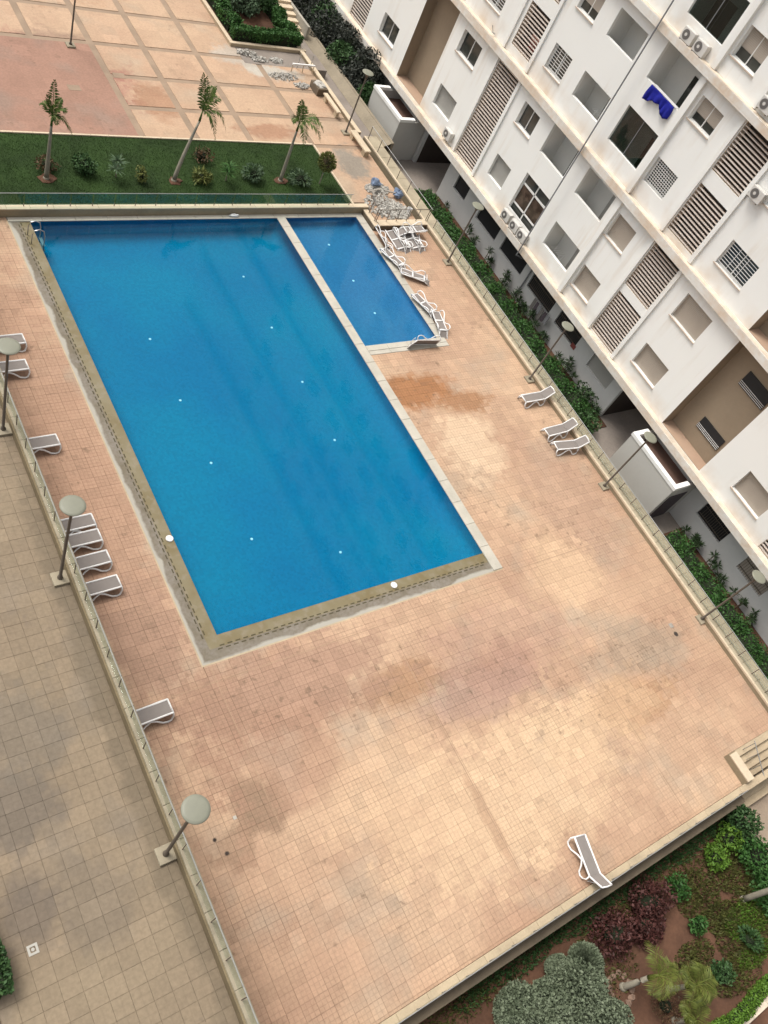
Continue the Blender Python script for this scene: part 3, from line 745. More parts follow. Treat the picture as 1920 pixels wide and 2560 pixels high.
def yucca_mesh(h, seed, nheads=1):
    rr = random.Random(seed); out = []; b = B()
    for k in range(nheads):
        ox, oy = (0, 0) if k == 0 else (rr.uniform(-.25, .25), rr.uniform(-.3, .3)); hh = h*(1-.25*k)
        b.tube([(ox*.2, oy*.2, 0), (ox, oy, hh*.6)], .035, 6, .025)
        for i in range(34):
            a = rr.random()*6.28; e = rr.uniform(-.3, 1.3); L = rr.uniform(.28, .48)
            c = Vector((ox, oy, hh*.62)); d = Vector((math.cos(a)*math.cos(e), math.sin(a)*math.cos(e), math.sin(e)))
            s = Vector((-math.sin(a), math.cos(a), 0))*.03
            m_ = c+d*L*.55; e_ = c+d*L+Vector((0, 0, -.10*L))
            out += [c-s*.4, m_-s, e_, m_+s]
    return np.array([tuple(v) for v in out]), b
YP = [(41.34, 38.05), (42.3, 36.02), (41.98, 34.74), (42.65, 33.74), (41.77, 32.73), (42.67, 31.44), (41.13, 29.88), (42.08, 28.98), (42.54, 27.76), (42.39, 31.0), (42.53, 29.7), (41.81, 28.3), (41.0, 27.4), (41.75, 26.6), (41.55, 25.6), (41.68, 23.79), (42.15, 22.9), (42.6, 23.4), (41.73, 22.03), (41.94, 20.51), (41.0, 18.9),
      (41.65, 10.0), (42.06, 9.4), (41.98, 8.9), (42.61, 7.99), (42.24, 7.36), (41.74, 6.54), (41.92, 5.63), (42.15, 4.92), (42.36, 4.1)]
YLAB = ['by the first dark barred window', 'below the long fascia near the second window', 'in front of the second dark window', 'leaning on the white wall after the second window', 'nearest the hedge below the third window', 'high against the wall under the third window', 'touching the hedge by the third window end', 'beside the grey downpipe foot', 'against the wall right of the downpipe', 'just left of the downpipe foot', 'right under the barred window edge', 'below the barred window with laundry', 'low beside the hedge below the laundry window', 'next to the pink kerb before the lamp', 'in the middle of the bed before the lamp', 'left of the lamp post shaft', 'right of the lamp post against the wall', 'below the pink cloth window', 'in front of the recessed grey panel', 'large one near the hedge end', 'last one before the paved entrance',
        'first after the porch corner', 'small one behind the right hedge start', 'bushy one at the right hedge', 'tall thin one against the white wall', 'second thin one against the white wall', 'dense one half behind the right hedge', 'just before the rightmost lamp', 'behind the rightmost lamp post', 'last one at the right picture edge']
for i, (x, y) in enumerate(YP):
    xt = 41.0 if x > 41.5 else 40.85; hh = max(.6, 2.25+29-xt*31.15/x); y = y*xt/x; x = xt
    V, b = yucca_mesh(hh*1.25, i, 1+(i % 3))
    t = wthing('yucca_plant', 'spiky dark green yucca ' + YLAB[i], 'plant', (x, y, ZG+.05), 'yuccas along the white building')
    link('leaves', quads('leaves', V), 'yucca', t); o = b.build('stem', 'stem'); o.parent = t
bush('leafy_shrub', 'leafy shrub at the near end of the long hedge', 'shrub', 39.3, 18.2, ZG, .8, .7, 1.2, 'shrubgn', 900, 41, .09)
bush('leafy_shrub', 'broad shrub leaning on the wall beside the grey panel', 'shrub', 40.2, 19.9, ZG, .7, .9, 1.3, 'yucca', 900, 42, .1)

# ------------------------------------------------------------------ apartment building
XW = 40.6
bl = wthing('apartment_building', 'long white apartment block with stained ledges, louvred screens and recessed balconies', 'building', (XW, 30, -2.15))
holes = []   # y0,y1,z0,z1,depth
def hole(y0, y1, z0, z1, d, mw='white'): holes.append((y0, y1, z0, z1, d, mw))
def bbox(x0, y0, z0, x1, y1, z1, name, m, par): return B().box(x0, y0, z0, x1, y1, z1).build(name, m, par)

def window(y0, y1, z0, z1, kind='glass', sill=True):
    """kind: glass, shutter (closed), half, grille, net, blind"""
    hole(y0, y1, z0, z1, .28)
    xb = XW+.26; w = y1-y0; h = z1-z0
    f = B(); t = .05
    for a in ((y0, z0, y1, z0+t), (y0, z1-t, y1, z1), (y0, z0+t, y0+t, z1-t), (y1-t, z0+t, y1, z1-t)):
        f.box(xb-.05, a[0], a[1], xb+.02, a[2], a[3])
    ym = (y0+y1)/2
    if kind in ('glass', 'half', 'grille'): f.box(xb-.05, ym-.025, z0+t, xb+.01, ym+.025, z1-t)
    closed = kind in ('shutter', 'shuttergrey')
    o = f.build('window', 'wframe' if not closed else ('shuttergrey' if kind == 'shuttergrey' else 'shutter'), bl)
    if not closed: bbox(xb, y0+.01, z0+.01, xb+.015, y1-.01, z1-.01, 'pane', 'pane', o)
    if closed or kind == 'half':
        b = B(); zb = z0+.02 if closed else z0+h*.34; z = z1-.03
        while z-.075 > zb:
            b.box(xb-.045, y0+.03, z-.072, xb-.02, y1-.03, z-.006); z -= .075
        b.box(xb-.025, y0+.02, zb, xb-.012, y1-.02, z1-.02)
        b.build('shutter', 'shuttergrey' if kind == 'shuttergrey' else 'shutter', o)
    if sill: bbox(XW-.07, y0-.05, z0-.06, XW+.26, y1+.05, z0-.004, 'sill', 'sill', o)
    if kind in ('grille', 'net'):
        b = B(); gx = XW+.06
        n = 9 if kind == 'grille' else 11
        for k in range(n+1):
            zz = z0+h*k/n; b.box(gx, y0, zz-.012, gx+.02, y1, zz+.012)
        for k in range(0, n+1, 3 if kind == 'grille' else 1):
            yy = y0+w*k/n; b.box(gx+.003, yy-.01, z0, gx+.018, yy+.01, z1)
        b.build('grille', 'wframe', o)
    return o

def loggia(y0, y1, z0, z1, door='right', dm='pane', zf=None, dep=1.5):
    hole(y0, y1, z0, z1, .22)
    zf = z0-.95 if zf is None else zf
    x0, x1 = XW+.22, XW+dep; b = B(); zc = z1+.25
    b.quad((x1, y0, zf), (x1, y1, zf), (x1, y1, zc), (x1, y0, zc))
    b.quad((x0, y0-.02, zf), (x1, y0, zf), (x1, y0, zc), (x0, y0-.02, zc)); b.quad((x0, y1+.02, zf), (x0, y1+.02, zc), (x1, y1, zc), (x1, y1, zf))
    b.quad((x0, y0, zf), (x0, y1, zf), (x1, y1, zf), (x1, y0, zf)); b.quad((x0, y0, zc), (x1, y0, zc), (x1, y1, zc), (x0, y1, zc))
    b.quad((x0, y0, zf), (x0, y0, z0), (x0, y1, z0), (x0, y1, zf))
    b.quad((x0, y0, z1), (x0, y0, zc), (x0, y1, zc), (x0, y1, z1))
    o = b.build('loggia', 'loggia', bl)
    w = y1-y0
    d0, d1 = (y0+.1, y0+w*.45) if door == 'right' else (y0+w*.5, y1-.1)
    f = bbox(x1-.05, d0, zf+.02, x1-.012, d1, zf+2.15, 'balcony_door', dm, o)
    bbox(x1-.06, (d0+d1)/2-.025, zf+.02, x1-.052, (d0+d1)/2+.025, zf+2.15, 'door_stile', 'pipe', o)
    return o

def louvre(y0, y1, z0, z1, pitch=.205, cloth=False):
    hole(y0, y1, z0, z1, .5, 'ledge')
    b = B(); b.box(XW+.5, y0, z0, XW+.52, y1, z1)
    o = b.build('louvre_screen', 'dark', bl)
    n = int((z1-z0)/pitch)
    me = None
    for k in range(n):
        z = z0+.06+k*(z1-z0-.1)/n
        bb_ = B().box(XW+.02, y0+.005, z, XW+.14, y1-.005, z+.05)
        if me is None:
            s_ = bb_.build('slat', 'slat', o); me = s_.data; zz0 = z
        else:
            s_ = bpy.data.objects.new('slat', me); COL.objects.link(s_); s_.parent = o; s_.location = (0, 0, z-zz0)
    return o

ROWS = [2.65, 6.32, 9.93, 13.55, 16.97]
H = 1.44
# column of windows left of the louvre by the first recess
window(48.8, 50.9, 2.75, 4.12, 'glass'); window(48.8, 50.9, 6.35, 7.75, 'shutter')
window(40.73, 42.85, 6.35, 7.76, 'glass'); window(40.73, 42.85, 2.65, 4.06, 'shuttergrey', False)
window(40.65, 42.4, 9.95, 11.35, 'grille')
window(33.88, 35.52, 2.64, 4.12, 'shuttergrey', False); window(33.88, 35.52, 6.33, 7.73, 'glass'); window(33.9, 35.55, 9.92, 11.36, 'grille'); window(33.9, 35.5, 13.44, 14.85, 'half')
window(23.75, 25.45, 2.56, 4.06, 'shutter'); window(23.85, 25.5, 6.22, 7.7, 'shutter'); window(23.8, 25.5, 9.9, 11.32, 'net', False); window(23.75, 25.42, 13.66, 14.9, 'half'); window(23.78, 25.46, 16.97, 18.44, 'half')
window(17.0, 19.1, 2.58, 4.06, 'shutter'); window(17.0, 19.1, 6.2, 7.77, 'shutter'); window(17.05, 19.1, 9.9, 11.32, 'grille'); window(17.05, 19.1, 13.5, 14.95, 'glass')
window(7.75, 9.85, 2.7, 4.14, 'shutter'); window(7.75, 9.85, 6.3, 7.75, 'glass')
# balconies
loggia(26.25, 28.85, 2.71, 4.36, 'right', 'shuttergrey'); loggia(26.27, 28.88, 6.40, 8.12, 'right', 'shuttergrey'); loggia(26.24, 28.92, 9.91, 12.0, 'right', 'pane'); loggia(26.15, 28.95, 13.54, 15.5, 'right', 'pane'); loggia(26.2, 28.97, 16.95, 19.0, 'left', 'pane')
loggia(30.15, 32.68, 6.38, 8.3, 'right', 'pane'); loggia(30.18, 32.7, 10.04, 11.5, 'right', 'pane'); loggia(30.25, 32.7, 13.54, 15.03, 'right', 'shuttergrey')
for (a, b_, c, d) in ((26.24, 28.92, 9.91, 12.0), (26.2, 28.97, 16.95, 19.0)):
    o = B().box(XW+.14, (a+b_)/2-.02, c, XW+.18, (a+b_)/2+.02, d).build('glazing_frame', 'pipe', bl)
    for p, q in ((a, (a+b_)/2-.02), ((a+b_)/2+.02, b_)): bbox(XW+.155, p, c, XW+.165, q, d, 'pane', 'glassdark', o)
# glazed-in balcony
hole(30.1, 32.66, 2.2, 4.88, .22)
gb = B(); xb = XW+.2
for a in ((30.1, 2.2, 32.66, 2.28), (30.1, 4.8, 32.66, 4.88), (30.1, 2.28, 30.18, 4.8), (32.58, 2.28, 32.66, 4.8), (30.18, 2.78, 32.58, 2.88), (30.18, 4.12, 32.58, 4.24), (31.34, 2.28, 31.42, 4.8)):
    gb.box(xb-.06, a[0], a[1], xb+.02, a[2], a[3])
gw = gb.build('glazed_balcony', 'wframe', bl)
for (a, b_, c, d, m) in ((30.18, 2.28, 31.34, 2.78, 'pane'), (31.42, 2.28, 32.58, 2.78, 'pane'), (30.18, 2.88, 31.34, 4.12, 'panebrown'), (31.42, 2.88, 32.58, 4.12, 'panebrown'), (30.18, 4.24, 31.34, 4.8, 'pane'), (31.42, 4.24, 32.58, 4.8, 'pane')):
    bbox(xb-.02, a, b_, xb-.005, c, d, 'pane', m, gw)
bbox(XW-.02, 30.12, 2.3, XW+.03, 32.64, 2.45, 'ledge_board', 'wframe', gw)
# louvred screens
for y0, y1 in ((52.62, 54.75), (36.72, 38.95), (20.36, 22.52), (4.4, 6.6)):
    if 50 < y0: louvre(y0, y1, 1.75, 8.3)
    elif y0 > 30: louvre(y0, y1, 1.75, 8.38); louvre(y0-.1, y1-.25, 9.38, 11.95); louvre(y0, y1-.25, 12.8, 15.4)
    elif y0 > 10:
        louvre(y0, y1, 1.78, 4.75); louvre(y0, y1, 5.3, 8.2); louvre(y0, y1, 9.2, 12.02); louvre(y0, y1, 12.83, 15.5)
    else: louvre(y0, y1, 1.75, 8.2)
# stairwell recesses
def recess(y0, y1, z0, z1, wins):
    hole(y0, y1, z0, z1, .92, 'tanwall')
    b = B(); b.quad((XW+.92, y0, z0), (XW+.92, y1, z0), (XW+.92, y1, z1), (XW+.92, y0, z1))
    o = b.build('stair_recess', 'tanwall', bl)
    bbox(XW+.02, y0+.004, z0, XW+.91, y1-.004, z0+.02, 'recess_ledge', 'pinkledge', o)
    for (a, b_, c, d) in wins:
        w = bbox(XW+.86, a, c, XW+.915, b_, d, 'stair_window', 'black', o)
        q = B()
        for k in range(3): q.box(XW+.84, a, c+.06+k*.1, XW+.858, b_, c+.085+k*.1)
        q.build('window_bars', 'wframe', o)
recess(43.9, 47.3, 1.7, 8.4, [])
recess(43.9, 47.3, 8.9, 15.6, [])
recess(11.7, 15.18, 1.7, 8.38, [(12.15, 13.95, 2.72, 3.5), (12.1, 13.95, 6.2, 7.15)])
recess(11.7, 15.25, 8.9, 15.6, [(12.1, 13.95, 9.9, 10.8)])
# storeys above the picture, plain windows
for zr in (20.6, 24.2, 27.8, 31.4, 35.0):
    for y0, y1 in ((48.8, 50.9), (40.7, 42.85), (36.7, 38.9), (33.9, 35.5), (30.2, 32.7), (26.25, 28.9), (23.75, 25.5), (20.36, 22.5), (17, 19.1), (12, 15), (7.75, 9.85), (4.4, 6.6)):
        hole(y0, y1, zr, zr+1.45, .2)
        bbox(XW+.18, y0, zr, XW+.2, y1, zr+1.45, 'window', 'pane', bl)

def facade(y0, y1, z0, z1):
    ys = sorted({y0, y1, *[h[0] for h in holes], *[h[1] for h in holes]}); zs = sorted({z0, z1, *[h[2] for h in holes], *[h[3] for h in holes]})
    b = B(); vid = {}
    def vi(y, z):
        if (y, z) not in vid: vid[(y, z)] = len(b.v); b.v.append((XW, y, z))
        return vid[(y, z)]
    for i in range(len(ys)-1):
        for j in range(len(zs)-1):
            ym, zm = (ys[i]+ys[i+1])/2, (zs[j]+zs[j+1])/2
            if any(h[0] < ym < h[1] and h[2] < zm < h[3] for h in holes): continue
            b.f.append((vi(ys[i], zs[j]), vi(ys[i], zs[j+1]), vi(ys[i+1], zs[j+1]), vi(ys[i+1], zs[j])))
    b.quad((XW, y0, z0), (XW+12, y0, z0), (XW+12, y0, z1), (XW, y0, z1)); b.quad((XW, y1, z0), (XW, y1, z1), (XW+12, y1, z1), (XW+12, y1, z0))
    b.quad((XW, y0, z1), (XW+12, y0, z1), (XW+12, y1, z1), (XW, y1, z1))
    b.build('wall', 'white', bl)
    for (a, c, d, e, dep, mw) in holes:
        r = B(); x1 = XW+dep
        r.quad((XW, a, d), (x1, a, d), (x1, a, e), (XW, a, e)); r.quad((XW, c, d), (XW, c, e), (x1, c, e), (x1, c, d))
        r.quad((XW, a, d), (XW, c, d), (x1, c, d), (x1, a, d)); r.quad((XW, a, e), (x1, a, e), (x1, c, e), (XW, c, e))
        r.build('reveal', mw, bl)
facade(-8, 66, 1.66, 40.3)
def facmat():
    t = NT('stained_fascia'); sp = t.sep()
    st_ = t.ramp(t.math('ADD', t.noise(.5, 4), t.math('MULTIPLY', t.noise(4, 3), .3)), .5, .85)
    return t.fin(t.mix(st_, (.70, .68, .63), (.62, .50, .38)), .85, .2)
M['fascia'] = facmat()
for z0, z1 in ((1.2, 1.65), (8.4, 8.84), (15.62, 16.02), (22.8, 23.2), (30, 30.4), (37.2, 37.6)):
    fb = B().box(40.24, -8, z0, 40.595, 66, z1, .015); fb.build('fascia', 'fascia', bl)
    B().quad((40.27, -8, z1+.004), (40.595, -8, z1+.004), (40.595, 66, z1+.05), (40.27, 66, z1+.03)).build('ledge_stain', 'ledge', bl)
B().box(40.6, -8, 1.2, 42.0, 66, 1.65).build('floor_slab', 'white2', bl)
for y0, y1, xa in ((25.62, 25.95, 40.40), (20.06, 20.3, 40.47), (22.58, 22.78, 40.47), (36.42, 36.66, 40.49), (39.0, 39.2, 40.49)):
    for z0, z1 in ((1.70, 8.38), (8.9, 15.6), (16.08, 22.78)): bbox(xa, y0, z0, 40.598, y1, z1, 'pilaster', 'white', bl)
B().tube([(40.14, 29.72, 1.0), (40.14, 29.72, 40.2)], .042, 8).build('drain_pipe', 'pipe', bl)
B().tube([(40.14, 29.72, 1.0), (40.6, 29.6, .85), (41.38, 29.3, .8)], .05, 8).build('drain_pipe', 'pipe', bl)
B().tube([(41.36, 28.95, 1.15), (41.36, 28.95, -2.1)], .05, 8).build('drain_pipe', 'pipe', bl)
# ground storey set back under the slab
XG = 41.45; saved = XW; holes_up = holes; holes = []
GW = [(36.95, 38.4), (32.9, 35.3), (29.6, 32.2), (26.1, 28.7), (23.1, 25.4), (19.6, 21.7), (8.2, 10.27), (4.6, 6.6), (.5, 2.6)]
g = B(); segs = []
ys_ = sorted([(a, b_, -.7, 1.0) for a, b_ in GW]+[(15.45, 18.75, ZG, 1.15), (39.6, 43.0, ZG, 1.15)])
yc = -8.0
for a, b_, z0, z1 in ys_:
    g.box(XG, yc, ZG, XG+.25, a, 1.195)
    g.box(XG, a, z1, XG+.25, b_, 1.195)
    if z0 > ZG+.1: g.box(XG, a, ZG, XG+.25, b_, z0)
    yc = b_
g.box(XG, yc, ZG, XG+.25, 66, 1.195); g.build('ground_floor_wall', 'white2', bl)
for i, (a, b_) in enumerate(GW):
    m = 'shuttergrey' if i == 5 else ('shutter' if i == 7 else 'black')
    o = bbox(XG+.14, a, -.7, XG+.17, b_, 1.0, 'window', m, bl)
    if i >= 3 and i not in (5,):
        q = B()
        for k in range(int((b_-a)/.14)): q.box(XG+.03, a+k*.14, -.7, XG+.05, a+k*.14+.02, 1.0)
        for z in (-.5, .1, .7): q.box(XG+.025, a, z, XG+.052, b_, z+.03)
        q.build('window_grille', 'railgrey' if i < 5 else 'pole', o)
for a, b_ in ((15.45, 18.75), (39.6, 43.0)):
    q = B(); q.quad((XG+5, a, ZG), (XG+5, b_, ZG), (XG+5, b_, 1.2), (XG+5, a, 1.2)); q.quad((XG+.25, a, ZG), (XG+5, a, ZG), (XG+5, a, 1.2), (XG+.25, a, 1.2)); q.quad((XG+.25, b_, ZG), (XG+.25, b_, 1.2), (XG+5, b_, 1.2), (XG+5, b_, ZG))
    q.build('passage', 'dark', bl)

# porches
def porch(y0, y1, label, door):
    t = wthing('entrance_porch', label, 'porch', (39.7, (y0+y1)/2, ZG), 'entrance porches of the white building')
    x0 = 38.95
    b = B(); b.box(x0, y0, ZG, x0+.18, y1, .78); b.box(x0+.18, y0, ZG, 41.4, y0+.18, .78); b.box(x0+.18, y1-.18, ZG, 41.4, y1, .78)
    b.build('wall', 'porchwall', t)
    r = B(); r.box(x0-.04, y0-.04, .783, x0+.26, y1+.04, 1.0, .01); r.box(x0+.262, y0-.04, .783, 40.22, y0+.24, 1.0, .01); r.box(x0+.262, y1-.24, .783, 40.22, y1+.04, 1.0, .01)
    r.build('rim', 'stonelight' if 0 else 'white', t)
    bbox(x0+.18, y0+.18, .10, 41.4, y1-.18, .2, 'roof_tray', 'redpanel', t)
    if door:
        bbox(39.3, y0-.03, ZG, 40.9, y0-.004, .1, 'side_door', 'purple', t)
    return t
porch(11.38, 15.36, 'grey rendered entrance porch with brown roof tray at the right, beside the lamp', True)
porch(43.25, 47.1, 'grey rendered entrance porch with brown roof tray at the far left end of the block', False)
rk = wthing('bike_rack', 'small black metal rack at the foot of the right porch', 'rack', (38.7, 12.0, ZG))
for k in range(5):
    y = 11.75+k*.18
    B().tube([(38.75, y, ZG), (38.75, y, ZG+.75), (38.55, y, ZG+.85), (38.45, y, ZG+.7), (38.45, y, ZG)], .035, 6).build('hoop', 'black', rk)
struct(B().box(37.2, 9.0, ZG, 39.4, 11.3, ZG+.02).build('entrance_path', 'redpanel'))

# things on the facade
def ac(label, y, z, xw=40.58):
    t = thing('air_conditioner', label, 'air conditioner', (xw, y, z), 'air conditioners on the white facade')
    B().box(-.32, -.4, 0, -.02, .4, .58, .02).build('casing', 'ac', t)
    B().lathe([(.23, 0), (.23, -.012)], 20, (-.325, .1, .29), 'x').build('fan_grille', 'acfan', t)
    B().lathe([(.08, 0), (.08, -.012)], 12, (-.338, .1, .29), 'x').build('fan_hub', 'ac', t)
    b = B()
    for s in (-.3, .3): b.box(-.34, s-.02, -.05, .0, s+.02, -.004)
    b.build('bracket', 'railgrey', t)
    B().tube([(-.1, .4, .2), (-.12, .5, .1), (-.05, .52, -.2), (0, .5, -.35)], .02, 5).build('hose', 'pipe', t)
    return t
ac('white air conditioner alone below a closed grey shutter near the tall louvre', 40.0, 1.95)
ac('white air conditioner under the glazed balcony, furthest left of three', 32.2, 1.72); ac('white air conditioner under the glazed balcony, middle of three', 31.2, 1.72); ac('white air conditioner under the glazed balcony, nearest the drain pipe', 30.3, 1.72)
ac('white air conditioner on the ledge above the blue cloth, left of two', 27.95, 16.06); ac('white air conditioner on the ledge above the blue cloth, right of two', 26.95, 16.06)
ac('white air conditioner on the wall beside the upper louvred screen', 19.55, 13.35); ac('white air conditioner high on the wall by the right picture edge', 22.1, 16.3)
cl = B(); rr = random.Random(5)
prof = [(28.35, 12.75), (28.1, 12.78), (27.8, 12.95), (27.5, 13.08), (27.2, 13.10), (27.0, 12.95), (26.8, 12.85), (26.55, 12.8), (26.3, 12.92)]
top = [(28.3, 13.56), (28.05, 13.56), (27.8, 13.56), (27.5, 13.56), (27.2, 13.56), (27.0, 13.56), (26.8, 13.56), (26.55, 13.56), (26.35, 13.56)]
rows, cols = 8, 33
for r_ in range(rows+1):
    for i in range(cols):
        q = i/(cols-1)*8; a = min(int(q), 7); w = q-a; f = r_/rows
        py, pz = (prof[a][0]*(1-w)+prof[a+1][0]*w, prof[a][1]*(1-w)+prof[a+1][1]*w)
        ty = top[a][0]*(1-w)+top[a+1][0]*w
        cl.v.append((40.50-.06*f-.055*f*math.sin(i*1.15)-.03*math.sin(i*.47+f*3), ty*(1-f)+py*f+.03*math.sin(i*1.1+f*4)*f, 13.56*(1-f)+pz*f+.02*f*math.sin(i*.9)))
for r_ in range(rows):
    for i in range(cols-1): cl.f.append((r_*cols+i, r_*cols+i+1, (r_+1)*cols+i+1, (r_+1)*cols+i))
o = cl.build('blue_cloth', 'blue', None, True); o.modifiers.new('thickness', 'SOLIDIFY').thickness = .02
tag(o, 'bright blue cloth hung over the balcony edge below the air conditioners', 'cloth')
b = B().box(40.56, 26.3, 13.553, 40.84, 28.3, 13.575); tag(b.build('white_sheet', 'plastic'), 'white sheet folded over the balcony edge above the blue cloth', 'cloth')
tag(B().box(40.97, 36.85, 9.75, 40.99, 37.7, 10.25).build('towel', 'redcloth'), 'dark red towel hanging behind the upper louvred screen', 'towel')
tag(B().box(40.95, 36.9, 10.26, 40.97, 37.8, 10.62).build('towel', 'pinkcloth'), 'pink towel hanging behind the upper louvred screen', 'towel')
tag(B().box(XG-.03, 23.0, -.75, XG-.01, 23.4, -.45).build('towel', 'redcloth'), 'red towel on the ground floor grille behind the third lamp', 'towel')
dh = wthing('antenna_bracket', 'thin bent metal bracket sticking out of the stained ledge', 'bracket', (40.4, 40.2, 9.0))
B().tube([(40.55, 40.3, 9.0), (40.1, 40.1, 9.15), (39.9, 39.6, 9.3)], .03, 6).build('arm', 'alu', dh); B().tube([(40.3, 40.2, 9.1), (40.1, 40.3, 9.45)], .025, 6).build('arm', 'alu', dh)
def rack(label, y, z):
    t = wthing('drying_rack', label, 'drying rack', (41.3, y, z))
    b = B()
    for k in range(6): b.tube([(41.0, y-.4+k*.16, z+.9), (41.6, y-.4+k*.16, z+.9)], .012, 5)
    b.build('rack_bars', 'plastic', t)
    for s in (-.4, .4): B().tube([(41.05, y+s, z), (41.55, y+s, z+.9)], .015, 5).build('leg', 'plastic', t); B().tube([(41.55, y+s, z), (41.05, y+s, z+.9)], .015, 5).build('leg', 'plastic', t)
rack('white drying rack inside the dark balcony right of the drain pipe', 28.2, 9.6); rack('white folded drying rack in the lower balcony by the pipe', 28.0, 1.85); rack('white drying rack inside the balcony left of the pipe', 30.8, 9.3)
ltx = wthing('laundry_line', 'line of dark laundry hanging outside the barred ground floor window', 'laundry', (41.0, 26.6, 0))
for k in range(6):
    B().box(41.05+.02*(k % 2), 25.6+k*.3, -1.1-.1*(k % 3), 41.08+.02*(k % 2), 25.85+k*.3, -.45).build('garment', ['pipe', 'purple', 'acfan'][k % 3], ltx)
B().tube([(41.07, 25.4, -.42), (41.07, 27.5, -.42)], .01, 5).build('line', 'alu', ltx)

# ------------------------------------------------------------------ lamps
lamp0 = None
def lamp(label, x, y, z, h=4.22, sc=1.0):
    global lamp0
    if lamp0 is None:
        t = thing('street_lamp', label, 'lamp', (x, y, z), 'pole lamps with disc heads')
        B().box(-.25, -.25, 0, .25, .25, .10, .012).build('base_plate', 'stonedull', t)
        B().lathe([(.09, .10), (.09, .16), (.055, .2), (.045, h-.35), (.045, h-.3)], 12).build('pole', 'pole', t, True)
        B().lathe([(.05, h-.3), (.10, h-.2), (.20, h-.08), (.24, h-.02)], 20).build('neck', 'pole', t, True)
        B().lathe([(.36, h-.02), (.375, h+.0), (.365, h+.02), (.28, h+.035), (.15, h+.045), (.01, h+.05)], 28).build('lamp_cover', 'lamphead', t, True)
        lamp0 = t; return t
    return dup(lamp0, (x, y, z), 0, label)
lamp('tall disc lamp on the walkway nearest the camera, low in the picture', 6.55, 4.29, ZT)
lamp('tall disc lamp on the walkway beside the row of four loungers', 6.55, 13.68, ZT)
lamp('tall disc lamp on the walkway at the left picture edge', 6.55, 19.98, ZT)
lamp('disc lamp on the deck by the stacked loungers near the small pool', 35.42, 30.4, 0)
lamp('disc lamp on the deck left of the single lounger at the parapet', 35.36, 20.78, 0)
lamp('disc lamp on the deck in front of the right entrance porch', 35.3, 13.1, 0)
lamp('disc lamp on the deck nearest the corner steps at the right', 35.52, 4.65, 0)
lamp('disc lamp on the plaza near the far porch and white bench', 34.2, 42.4, ZP)
lamp('disc lamp on the pink plaza, head cut off by the picture top', 18.6, 49.4, ZP)

# ------------------------------------------------------------------ loungers
lg0 = None
def lounger(label, x, y, rz, z=0.0, flip=None, group='white framed sun loungers'):
    global lg0
    if lg0 is None:
        t = thing('sun_lounger', label, 'sun lounger', (0, 0, 0), group)
        hw = .26; bx, ba = 1.46, math.radians(36); bl_ = .62
        hd = (bx+bl_*math.cos(ba), .34+bl_*math.sin(ba))
        f = B()
        for s in (-hw, hw): f.tube([(.03, s*.96, .32), (.0, s, .34), (.7, s, .335), (bx, s, .34), (hd[0], s*.9, hd[1])], .036, 8)
        f.tube([(.0, -hw, .34), (.0, hw, .34)], .03, 8); f.tube([(hd[0], -hw*.9, hd[1]), (hd[0]+.02, 0, hd[1]+.02), (hd[0], hw*.9, hd[1])], .03, 8)
        for xx in (.72, bx): f.box(xx-.045, -hw, .285, xx+.045, hw, .318)
        f.tube([(bx+.3, -hw, .34+.22), (bx+.1, -hw*.9, .1), (bx+.1, hw*.9, .1), (bx+.3, hw, .34+.22)], .018, 6)
        f.build('frame', 'plastic', t, True)
        for s in (-hw, hw):
            k = 1.06 if s > 0 else 1.06
            pts = [(0, s, .33), (-.02, s*k, .2), (.06, s*k, .05), (.18, s*k, .025), (.36, s*k, .06), (.62, s*k, .22), (.82, s*1.02, .29), (1.0, s*k, .2), (1.16, s*k, .05), (1.3, s*k, .025), (1.43, s*k, .07), (1.49, s*k, .2), (1.46, s, .33)]
            pts = [(p[0], s*(1+.55*max(0, 1-p[2]/.33)), p[2]) for p in pts]
            B().tube(pts, .034, 8).build('leg', 'plastic', t, True)
        B().box(.03, -hw+.025, .325, bx, hw-.025, .342).build('seat', 'mesh', t)
        q = B(); c, s_ = math.cos(ba), math.sin(ba)
        def bp(a, yy, o): return (bx+a*c-o*s_, yy, .34+a*s_+o*c)
        vs = [bp(.01, -hw+.025, -.008), bp(.01, hw-.025, -.008), bp(bl_-.02, hw*.88, -.008), bp(bl_-.02, -hw*.88, -.008), bp(.01, -hw+.025, .008), bp(.01, hw-.025, .008), bp(bl_-.02, hw*.88, .008), bp(bl_-.02, -hw*.88, .008)]
        q.add(vs, [(3, 2, 1, 0), (4, 5, 6, 7), (0, 1, 5, 4), (1, 2, 6, 5), (2, 3, 7, 6), (3, 0, 4, 7)]).build('backrest', 'mesh', t)
        lg0 = t; r = t
    else: r = dup(lg0, None, None, label)
    r.location = (x, y, z); r.scale = (1, 1, 1.18 if flip is None else .72)
    r.rotation_euler = (0, 0, rz) if flip is None else (flip[0], flip[1], rz)
    return r
PI = math.pi
lounger('grey lounger alone near the edge wall above the garden', 21.83, -.95, math.atan2(-1.3, -.28))
for lab, y, a in (('last of the four loungers in a row, nearest the camera', 14.52, .03), ('third lounger of the row of four by the left wall', 15.64, .03), ('second lounger of the row of four, behind the lamp pole', 16.63, .02), ('first lounger of the row of four, partly under the lamp disc', 17.35, .02)):
    lounger(lab, 9.22, y, PI+a)
lounger('single lounger by the left wall below the row of four', 9.21, 9.31, PI+.03)
lounger('single lounger by the left wall above the row of four', 9.12, 21.33, PI+.02)
lounger('lower of two loungers at the left picture edge', 9.12, 25.4, PI+.02); lounger('upper of two loungers at the left picture edge, behind a lamp disc', 9.42, 26.85, PI+.02)
lounger('lounger alone by the right parapet', 33.6, 19.3, -.01); lounger('left one of the two loungers side by side at the right parapet', 33.58, 16.9, .03); lounger('right one of the two loungers side by side at the right parapet', 33.56, 15.97, -.13)
